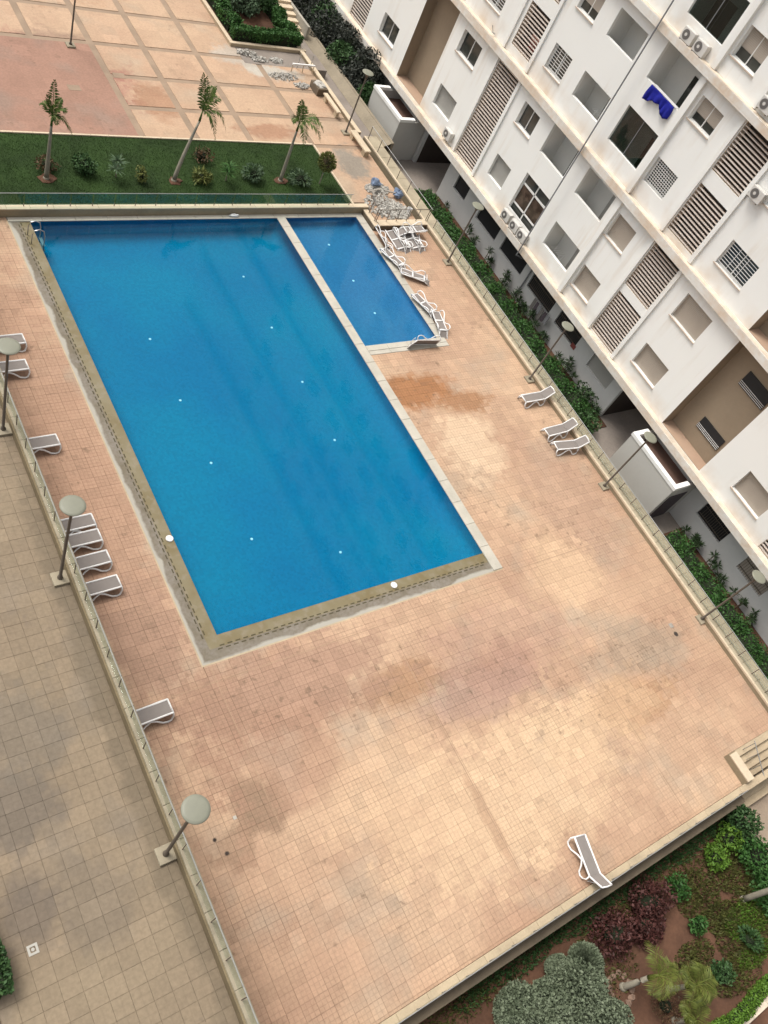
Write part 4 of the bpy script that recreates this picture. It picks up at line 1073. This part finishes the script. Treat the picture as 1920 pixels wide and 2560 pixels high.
UG = 'overturned loungers by the small pool'
def flipped(lab, x0, y0, x1, y1, dz=.46, roll=PI, tilt=0.0):
    a = math.atan2(y1-y0, x1-x0)
    return lounger(lab, x0, y0, a, dz, (roll, tilt, ))
flipped('overturned lounger at the small pool edge nearest the stacked pile', 31.15, 31.6, 31.75, 29.9)
flipped('overturned lounger at an angle, second from the pile', 31.4, 29.75, 33.0, 28.75)
flipped('overturned lounger along the small pool edge, third from the pile', 31.2, 27.8, 31.65, 26.3)
flipped('overturned lounger along the deck just before the small pool corner', 31.85, 26.35, 31.4, 24.45)
flipped('lounger lying on its side across the small pool corner, legs over the water', 30.6, 24.28, 29.0, 24.5, .34, -PI*.60)
for k, (x, lab) in enumerate(((32.5, 'first'), (33.05, 'second'), (33.6, 'third'), (34.15, 'fourth'))):
    flipped(lab+' lounger from the left in the pile under the brown railing', x, 33.15, x+.04, 31.7, .42+.06*(k % 2), PI*(.93 if k % 2 else 1.07), .06)
flipped('upper lounger lying across the pile under the brown railing', 34.9, 32.95, 33.2, 32.9, .70, PI)
flipped('tilted lounger at the left end of the pile beside the small pool', 31.8, 33.2, 31.7, 31.7, .45, PI*.8)
# narrow towels/hoses left out: nothing else on the deck

# ------------------------------------------------------------------ far area
def rubble(name, label, spots, n, m, seed, smin=.05, smax=.18, z=ZP):
    rr = random.Random(seed); b = B()
    for k in range(n):
        x, y, rx, ry, hh = rr.choice(spots)
        a, d = rr.random()*6.28, rr.random()**.6
        px, py = x+rx*d*math.cos(a), y+ry*d*math.sin(a)
        s = rr.uniform(smin, smax); zz = z+hh*(1-d)*rr.random()
        c = Vector((px, py, zz+s*.3)); M3 = Euler((rr.random()*3, rr.random()*3, rr.random()*3)).to_matrix()
        q = [c+M3 @ Vector((i*s*rr.uniform(.5, 1), j*s*rr.uniform(.5, 1), k_*s*.4)) for k_ in (-1, 1) for i, j in ((-1, -1), (1, -1), (1, 1), (-1, 1))]
        b.add(q, [(3, 2, 1, 0), (4, 5, 6, 7), (0, 1, 5, 4), (1, 2, 6, 5), (2, 3, 7, 6), (3, 0, 4, 7)])
    o = stuff(b.build(name, m)); tag(o, label, 'rubble'); return o
rubble('rubble', 'heap of broken grey stones inside the railed corner by the small pool', [(33.2, 35.2, 1.3, 1.2, .16), (34.0, 34.8, .9, .8, .18), (33.6, 36.8, .9, .5, .14)], 1500, 'rubble', 5, .025, .11)
rubble('debris', 'pale demolition debris in front of the planted border on the plaza', [(30.6, 50.5, .8, .35, .3), (31.3, 49.9, .6, .3, .2), (32.6, 50.0, .5, .3, .15), (32.3, 48.2, 1.1, .45, .15), (33.3, 47.3, .6, .3, .1)], 520, 'rubble', 6, .03, .11)
tag(B().blob((33.55, 37.1, .55), (.35, .3, .3), 4, 10, 7, .3).build('plastic_sack', 'bluebag'), 'blue grey plastic sack beyond the rubble heap', 'sack')
tag(B().blob((34.7, 36.1, .55), (.28, .35, .28), 8, 10, 7, .35).build('plastic_sack', 'bluebag'), 'blue plastic sack beside the railing at the rubble heap', 'sack')
bk = wthing('bucket', 'white bucket standing at the rubble corner by the railing', 'bucket', (34.75, 34.6, ZP))
B().lathe([(.13, ZP), (.17, ZP+.35), (.15, ZP+.35), (.12, ZP+.05)], 14, (34.75, 34.6, 0)).build('pail', 'plastic', bk)
for k, (x, y, lx, ly, a) in enumerate(((33.1, 36.4, 1.1, .12, .3), (34.1, 36.2, .9, .1, -.2), (32.7, 36.0, .8, .14, 1.2))):
    o = B().box(-lx/2, -ly/2, 0, lx/2, ly/2, .05).build('plank', 'rubbledark'); o.location = (x, y, ZP+.25+.05*k); o.rotation_euler = (0, .1, a)
    tag(o, ['long dark plank lying at the back of the rubble heap', 'short plank beside the blue sack at the rubble', 'crossed plank at the left of the rubble heap'][k], 'plank')
# right edge of the plaza: low wall, benches, path
ew = wthing('plaza_wall', 'low stone wall with white cap along the right edge of the plaza', 'wall', (35.1, 48, 0))
B().box(35.0, 42.2, -2.2, 35.25, 56, .50).build('wall', 'stoneface', ew); wall_caps(ew, 'y', 34.97, 35.28, 42.2, 56, .505, .57, 1.2, 'stonelight')
def bench(label, x0, y0, x1, y1, m='white'):
    t = wthing('stone_bench', label, 'bench', ((x0+x1)/2, (y0+y1)/2, ZP), 'stone benches on the plaza')
    B().box(x0, y0, ZP+.38, x1, y1, ZP+.48, .015).build('seat', m, t)
    B().box(x0+.05, y0+.1, ZP, x1-.05, y0+.45, ZP+.375).build('leg', 'stone', t); B().box(x0+.05, y1-.45, ZP, x1-.05, y1-.1, ZP+.375).build('leg', 'stone', t)
bench('white stone bench beside the far plaza lamp', 34.25, 39.9, 34.7, 42.1, 'stonelight'); bench('narrow beige stone bench along the low plaza wall', 34.2, 43.9, 34.5, 46.0, 'stonelight')
pl = wthing('stone_planter', 'dark grey stone block with pale rough top by the low plaza wall', 'block', (34.4, 46.7, ZP))
B().box(33.95, 46.3, ZP, 34.75, 47.4, ZP+.5, .03).build('block', 'shadeface', pl); B().blob((34.35, 46.85, ZP+.5), (.38, .5, .1), 3, 9, 5, .3).build('rough_top', 'rubble', pl)
gt = wthing('gate_rail', 'short white rail with thin posts at the head of the side path', 'railing', (34.2, 48.9, ZP))
B().box(33.2, 48.85, ZP+.5, 34.95, 48.95, ZP+.6).build('top_rail', 'plastic', gt)
for x in (33.25, 34.1, 34.9): B().tube([(x, 48.9, ZP), (x, 48.9, ZP+.52)], .03, 6).build('post', 'stone', gt)
for x in (33.9, 34.9): B().tube([(x, 49.3, ZP), (x, 49.3, ZP+1.1)], .025, 6).build('post', 'alu', gt)
struct(B().box(30.0, 49.4, -.5, 36.4, 51.3, ZP+.006).build('side_path', 'path'))
struct(B().box(35.3, 42.0, -2.3, 37.0, 64, -.25).build('garden_walk', 'path'))
rt_ = wthing('bank_wall', 'sloping tan bank wall along the dark shrubs by the building', 'wall', (37.3, 52, -1))
B().quad((37.0, 41.8, -.24), (37.0, 64, -.24), (37.75, 64, .1), (37.75, 41.8, .1)).box(37.75, 41.8, -2.2, 37.95, 64, .13).build('wall', 'bank', rt_)
# planted bed beyond the path
pb = struct(B().box(29.9, 51.4, -.3, 35.4, 75, .42).build('raised_bed', 'soil'))
bk_ = wthing('bed_wall', 'low beige wall round the raised planted border at the top of the picture', 'wall', (32.5, 51.3, ZP))
B().box(29.7, 51.2, -.3, 35.5, 51.4, .5).box(29.7, 51.4, -.3, 29.9, 75, .5).build('wall', 'stone', bk_)
wall_caps(bk_, 'x', 51.17, 51.43, 29.66, 35.5, .503, .56, 1.2, 'stonelight'); wall_caps(bk_, 'y', 29.66, 29.92, 51.44, 75, .503, .56, 1.2, 'stonelight')
hedge('hedge', 'green hedge along the front of the raised border', 30.0, 51.55, 35.3, 52.5, .42, 1.25, 'hedge', 7000, 21, .09)
hedge('hedge', 'green hedge along the left side of the raised border', 30.0, 52.6, 31.0, 66, .42, 1.3, 'hedge', 9000, 22, .1)
hedge('hedge', 'green hedge along the right side of the raised border beside the steps', 34.3, 52.6, 35.3, 56.5, .42, 1.25, 'hedge', 4500, 23, .09)
for i, (x, y, h, lab) in enumerate(((32.4, 55.5, 1.6, 'grey green shrub behind the bare soil of the raised border'), (33.6, 56.4, 1.8, 'tall shrub right of the small palm in the raised border'), (31.8, 57.5, 2.0, 'large shrub at the back of the raised border'), (33.0, 58.6, 2.0, 'furthest shrub of the raised border at the picture top'), (34.6, 58.0, 1.6, 'shrub beside the far steps'))):
    bush('border_shrub', lab, 'shrub', x, y, .42, 1.0, 1.0, h, 'shrubgn' if i % 2 else 'silver', 1500, 60+i, .11, 'shrubs in the raised border')
fs = wthing('far_steps', 'flight of beige steps rising beyond the raised border', 'steps', (36.2, 58, 0))
for k in range(12):
    B().box(35.5, 54.2+k*.55, -.6, 37.0, 54.2+(k+1)*.55-.01, .0+k*.17, .01).build('step', 'stonelight', fs)
B().box(37.0, 54, -.6, 37.2, 62, .75).build('side_wall', 'grey_conc', fs)

def palm(label, x, y, z, tx, ty, h, fr, m='frond', r0=.125, r1=.06, group='slender palms on the lawn', ll=.42, lw=.055):
    t = wthing('palm_tree', label, 'palm', (x, y, z), group)
    b = B(); pts = []
    for i in range(9):
        f = i/8; pts.append((x+tx*f**1.3, y+ty*f**1.3, z+h*f))
    b.tube([(x, y, z-.05), (x, y, z+.12)], r0*1.5, 10, r0*1.05); b.tube(pts, r0, 10, r1); b.build('trunk', 'trunk', t, True)
    if m == 'frond': B().blob((x+.05, y, z+.01), (.42, .36, .035), int(x), 11, 4, .3).build('bare_soil', 'soil', t)
    top = pts[-1]; sh = B().tube([top, (top[0]+tx*.06, top[1]+ty*.06, top[2]+.55)], r1*1.15, 8, r1*.5)
    sh.build('crown_shaft', 'frond' if m == 'frond' else m, t, True)
    tp = (top[0]+tx*.05, top[1]+ty*.05, top[2]+.5)
    for k, (az, L, rise, droop) in enumerate(fr):
        L *= (1.5 if m == 'frond' else 1.0); droop *= (1.35 if m == 'frond' else 1.1)
        V = np.array([tuple(v) for v in frond_quads(tp, az, L, rise, droop, 30, lw, ll, k+int(x*10))])-np.array((x, y, z))
        link('frond', quads('frond', V), m, t)
    return t
D = math.radians
palm('slender lawn palm furthest left with a narrow upright tuft', 13.58, 37.44, ZP, .05, .1, 2.9, [(D(80), 1.3, D(80), .1), (D(200), 1.1, D(75), .2), (D(-40), 1.2, D(65), .45), (D(20), 1.0, D(70), .3), (D(130), 1.0, D(60), .5), (D(-90), .9, D(55), .6), (D(-20), 1.0, D(35), .9)], ll=.32)
palm('tallest slender lawn palm in the middle with forked fronds', 20.32, 37.39, ZP, 1.0, .55, 3.3, [(D(110), 1.5, D(75), .1), (D(95), 1.3, D(80), .05), (D(10), 1.6, D(62), .45), (D(-25), 1.7, D(50), .75), (D(40), 1.5, D(70), .3), (D(-60), 1.3, D(48), .9), (D(0), 1.4, D(75), .2)], ll=.40)
palm('slender lawn palm furthest right with fronds blown sideways', 27.0, 37.51, ZP, .12, .15, 3.2, [(D(-30), 1.7, D(50), .55), (D(-45), 1.6, D(45), .65), (D(-15), 1.5, D(58), .5), (D(100), 1.1, D(75), .2), (D(60), 1.0, D(70), .3), (D(-90), 1.1, D(40), .8), (D(180), .8, D(60), .6)], ll=.38)
# lawn plants
bush('lawn_bush', 'small rust tinted bush at the foot of the left lawn palm', 'bush', 13.8, 38.2, ZP, .5, .45, .6, 'rustleaf', 260, 71, .07)
bush('lawn_bush', 'dark feathery bush on the lawn right of the left palm', 'bush', 15.64, 38.0, ZP, .55, .5, .95, 'shrubgn', 500, 72, .09)
bush('lawn_bush', 'narrow yellow green bush on the lawn left of the middle palm', 'bush', 18.42, 37.3, ZP, .27, .25, .95, 'variegated', 260, 73, .07)
bush('lawn_bush', 'rusty twiggy bush on the lawn behind the middle palm', 'bush', 22.65, 39.3, ZP, .6, .5, .6, 'rustleaf', 260, 74, .08)
bush('lawn_bush', 'yellow striped spiky bush just right of the middle palm', 'bush', 21.9, 37.4, ZP, .5, .4, .6, 'variegated', 260, 75, .16, aspect=.22)
bush('lawn_bush', 'round silvery green bush on the lawn between middle and right palm', 'bush', 25.18, 37.6, ZP, .5, .45, .85, 'silver', 480, 76, .08)
bush('lawn_bush', 'silvery bush with pale leaves right of the right lawn palm', 'bush', 28.2, 37.3, ZP, .65, .5, .75, 'silver', 420, 77, .09)
for x, y, lab, sd in ((17.23, 37.7, 'spiky yucca on the lawn with pale arching leaves', 81), (23.48, 37.5, 'tall green yucca on the lawn right of the middle palm', 82)):
    V, b = yucca_mesh(1.5, sd, 2); V = V*np.array([1.35, 1.35, 1.0])
    t = wthing('yucca_plant', lab, 'plant', (x, y, ZP)); link('leaves', quads('leaves', V), 'silver' if sd == 81 else 'hedge', t); o = b.build('stem', 'trunk'); o.parent = t
bt = wthing('ball_tree', 'small round headed tree at the right end of the lawn', 'tree', (29.6, 37.3, ZP))
B().tube([(29.6, 37.3, ZP-.05), (29.58, 37.3, ZP+1.1)], .04, 8, .03).build('trunk', 'trunk', bt)
link('crown', leafmesh('crown', cloud((0, 0, 1.5), (.52, .52, .55), 1300, 9, .5, .2), .07, 9), 'variegated', bt)
B().blob((29.6, 37.3, ZP+1.5), (.34, .34, .36), 2).build('branch_core', 'stem', bt)

# dark shrubs along the far part of the building
TS = [(39.2, 48.3, 2.6, .85), (39.0, 49.3, 3.0, 1.1), (40.0, 50.0, 3.6, 1.3), (39.2, 51.3, 3.2, 1.3), (40.0, 52.8, 3.6, 1.35), (39.3, 54.4, 3.4, 1.4), (40.1, 56.0, 3.4, 1.4), (39.4, 57.6, 3.4, 1.5), (40.1, 59.4, 3.6, 1.5), (39.3, 61.2, 3.4, 1.5)]
TL = ['nearest the far porch', 'second from the far porch', 'third from the far porch, against the facade', 'at the middle of the dark row facing the plaza', 'tall one before the far facade window', 'below the far louvred screen', 'against the wall under the far louvre', 'across from the far steps', 'second last at the picture top', 'last at the picture top']
for i, (x, y, h, r) in enumerate(TS):
    t = wthing('dark_shrub', 'dusky grey green tall shrub '+TL[i], 'shrub', (x, y, ZG), 'dark shrubs along the building')
    r *= 1.2; P = cloud((0, 0, h*.55), (r, r*1.15, h*.52), 4200, 100+i, .55, .35, .05)
    link('crown', leafmesh('crown', P, .13, i, .4), 'shrubdk' if i % 3 else 'shrubgn', t)
    b = B(); rr = random.Random(i)
    for k in range(6):
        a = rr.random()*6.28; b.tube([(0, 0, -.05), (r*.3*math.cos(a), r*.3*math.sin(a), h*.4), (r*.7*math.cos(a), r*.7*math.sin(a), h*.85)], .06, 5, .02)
    b.blob((0, 0, h*.5), (r*.6, r*.6, h*.36), i); o = b.build('branch_core', 'leafcore'); o.parent = t

# ------------------------------------------------------------------ near garden bottom right
ZN = -1.4
ng = struct(B().box(0, -40, -2.28, 31.4, -2.9, ZN).build('garden_soil', 'soil'))
npth = struct(B().box(31.55, -40, -2.27, 36.6, -2.9, -1.25).build('garden_path', 'soilpale'))
kb3 = wthing('path_kerb', 'pale kerb between the garden and the path by the steps', 'kerb', (31.5, -6, ZN))
for k in range(14): B().box(31.4, -3.6-k, -2.2, 31.55, -2.92-k if k == 0 else -2.61-k, -1.2, .01).build('kerb_stone', 'stonelight', kb3)
lk = wthing('garden_kerb', 'orange brown kerb at the bottom right corner behind the bright low hedge', 'kerb', (25, -9.5, ZN))
for k in range(14): B().box(18+k, -9.75, -2.0, 18.99+k, -9.5, ZN+.12, .01).build('kerb_stone', 'ledge', lk)
struct(B().box(10, -30, -2.26, 31.5, -9.76, ZN-.04).build('lower_path', 'path'))
hedge('low_hedge', 'bright green low hedge along the bottom right kerb', 18, -9.45, 31.3, -8.95, ZN, ZN+.45, 'hedgebrt', 9000, 31, .06)
# ground cover
def cover(name, label, zones, m, seed, size, up_=.9):
    g = np.random.default_rng(seed); Ps = []
    for (x, y, rx, ry, n) in zones:
        a = g.random(n)*6.28; d = g.random(n)**.6
        Ps.append(np.stack([x+rx*d*np.cos(a), y+ry*d*np.sin(a), np.full(n, ZN+.05)+.1*g.random(n)], 1))
    P = np.concatenate(Ps); P = P[(P[:, 1] < -3.0) & (P[:, 1] > -9.5) & (P[:, 0] < 31.4)]
    o = stuff(link(name, leafmesh(name, P, size, seed, .3, 0, np.array([0, 0, up_])), m)); return tag(o, label, 'ground cover')
cover('weeds', 'olive weeds and thin grass scattered over the red garden soil', [(26.9, -5.2, 1.3, .9, 1500), (28.9, -7.2, 2.6, 1.2, 3600), (25.0, -6.9, 1.2, .6, 900), (29.5, -5.0, 1.5, 1.3, 2600), (25, -4.2, 5, .5, 1500), (27.4, -6.4, 1.0, .6, 900), (21, -5.6, 1.6, .8, 500), (26.6, -8.2, 1.6, .7, 1200), (14.5, -3.7, 2.4, .5, 700)], 'weeds', 41, .085)
cover('ground_cover', 'dark green leafy creepers along the foot of the near edge wall', [(x, -3.55+.12*math.sin(x*2), .75, .38, 260) for x in np.arange(15.5, 31, .8)], 'shrubgn', 42, .085)
cover('ground_cover', 'fresh green grass patch right of the lime palm', [(28.6, -7.0, 1.5, .7, 3000), (27.8, -8.1, 1.1, .4, 1200)], 'hedgebrt', 43, .06)
for i, (x, y, r, h, m, lab) in enumerate(((26.0, -4.53, .42, .7, 'hedge', 'round dark green bush beside the maroon shrub'), (25.9, -6.0, .35, .6, 'hedge', 'small round green bush between the maroon shrub and the grass'), (27.8, -7.6, .45, .6, 'shrubgn', 'dark bush in the bright grass near the right edge'), (25.7, -7.8, .42, .6, 'shrubgn', 'dark bush right of the lime palm'), (29.9, -4.2, .55, .8, 'hedgebrt', 'lime green bush near the garden corner'), (28.7, -4.5, .5, .7, 'hedgebrt', 'yellow green bush below the corner shrub'))):
    bush('garden_bush', lab, 'bush', x, y, ZN, r, r, h, m, 620, 200+i, .07)
for i, (x, y, rx, ry, h) in enumerate(((22.0, -4.5, .95, .75, .95), (24.2, -4.35, 1.0, .7, .95), (23.5, -4.95, .8, .55, .8))):
    bush('maroon_shrub', ['left maroon leaved shrub near the grey green bush', 'right maroon leaved shrub below the near wall', 'low middle maroon shrub joining the other two'][i], 'shrub', x, y, ZN, rx, ry, h, 'redbush', 1700, 220+i, .07)
for i, (x, y, rx, ry, h) in enumerate(((30.9, -3.9, .6, .7, 1.2), (30.6, -5.4, .8, .9, 1.1), (30.3, -6.8, .8, .8, 1.0))):
    bush('corner_shrub', ['dark green corner shrub next to the path kerb', 'green shrub second from the garden corner', 'green shrub third along the path kerb'][i], 'shrub', x, y, ZN, rx, ry, h, 'hedge' if i else 'shrubgn', 1500, 240+i, .08)
gbx = [(16.7, -4.7, .95, .75, 1.0), (17.9, -5.2, .9, .8, 1.05), (19.2, -5.3, 1.1, .95, 1.2), (20.1, -4.75, .65, .6, .95), (19.0, -4.45, .55, .45, .7), (17.3, -6.2, 1.2, .9, 1.1), (19.4, -6.6, 1.2, .9, 1.1), (18.2, -7.4, 1.3, .9, 1.1)]
GL = ['left lobe touching the soil path', 'second lobe from the left', 'large middle lobe', 'upper right lobe', 'small upper left lobe by the wall', 'front left lobe at the picture bottom', 'front right lobe at the picture bottom', 'lowest lobe cut by the picture bottom']
for i, (x, y, rx, ry, h) in enumerate(gbx):
    bush('grey_shrub', 'rounded grey green shrub, '+GL[i], 'shrub', x, y, ZN, rx, ry, h, 'greybush', 8000, 260+i, .056, 'grey green shrubs in the near garden', 'greycore', lump=.2, aspect=.6)
# lime palms: short trunks with long arching fronds
fr = [(D(200+28*k), 1.35+.25*(k % 3), D(42+9*(k % 4)), .55+.08*(k % 3)) for k in range(10)]
palm('lime green feathery palm in the near garden with a pale leaning trunk', 21.4, -6.2, ZN, .45, -.05, 1.1, fr, 'lime', .13, .09, 'lime palms', .42, .022)
fr = [(D(15+31*k), 1.25+.2*(k % 3), D(45+10*(k % 3)), .6) for k in range(12)]
palm('lime green feathery palm right of the first near the low hedge', 23.2, -7.2, ZN, .2, -.1, .8, fr, 'lime', .12, .09, 'lime palms', .46, .028)
palm('lime green feathery palm lowest near the picture bottom', 22.7, -8.1, ZN, .1, -.1, .5, fr[:9], 'lime', .12, .09, 'lime palms', .42, .028)
palm('garden palm at the right edge with only its pale trunk in view', 29.0, -6.37, ZN, .6, -.1, 3.6, [(D(40*k), 1.6, D(45), .6) for k in range(9)], 'lime', .13, .10, 'lime palms', .45)
bs = wthing('tree_ring', 'ring of earth and stones at the foot of the lime palm', 'tree ring', (21.2, -6.2, ZN))
for k in range(12):
    a = k*.5236; B().blob((21.25+.5*math.cos(a), -6.2+.5*math.sin(a), ZN+.03), (.14, .12, .06), k, 7, 5, .35).build('stone', 'ringstone', bs)
bush('dry_shrub', 'dry pinkish twiggy shrub right of the grey green shrubs', 'shrub', 22.5, -7.5, ZN, .5, .5, .55, 'rustleaf', 420, 290, .05)
# hedge at the left bottom of the walkway
hedge('hedge', 'dark green hedge at the left edge of the walkway', .6, 2.75, 1.95, 5.0, ZT, ZT+.75, 'shrubgn', 6500, 51, .06)
B().box(-.2, -4, ZT, 1.55, 2.6, ZT+.05).build('side_bed', 'soil'); struct(bpy.data.objects['side_bed'])
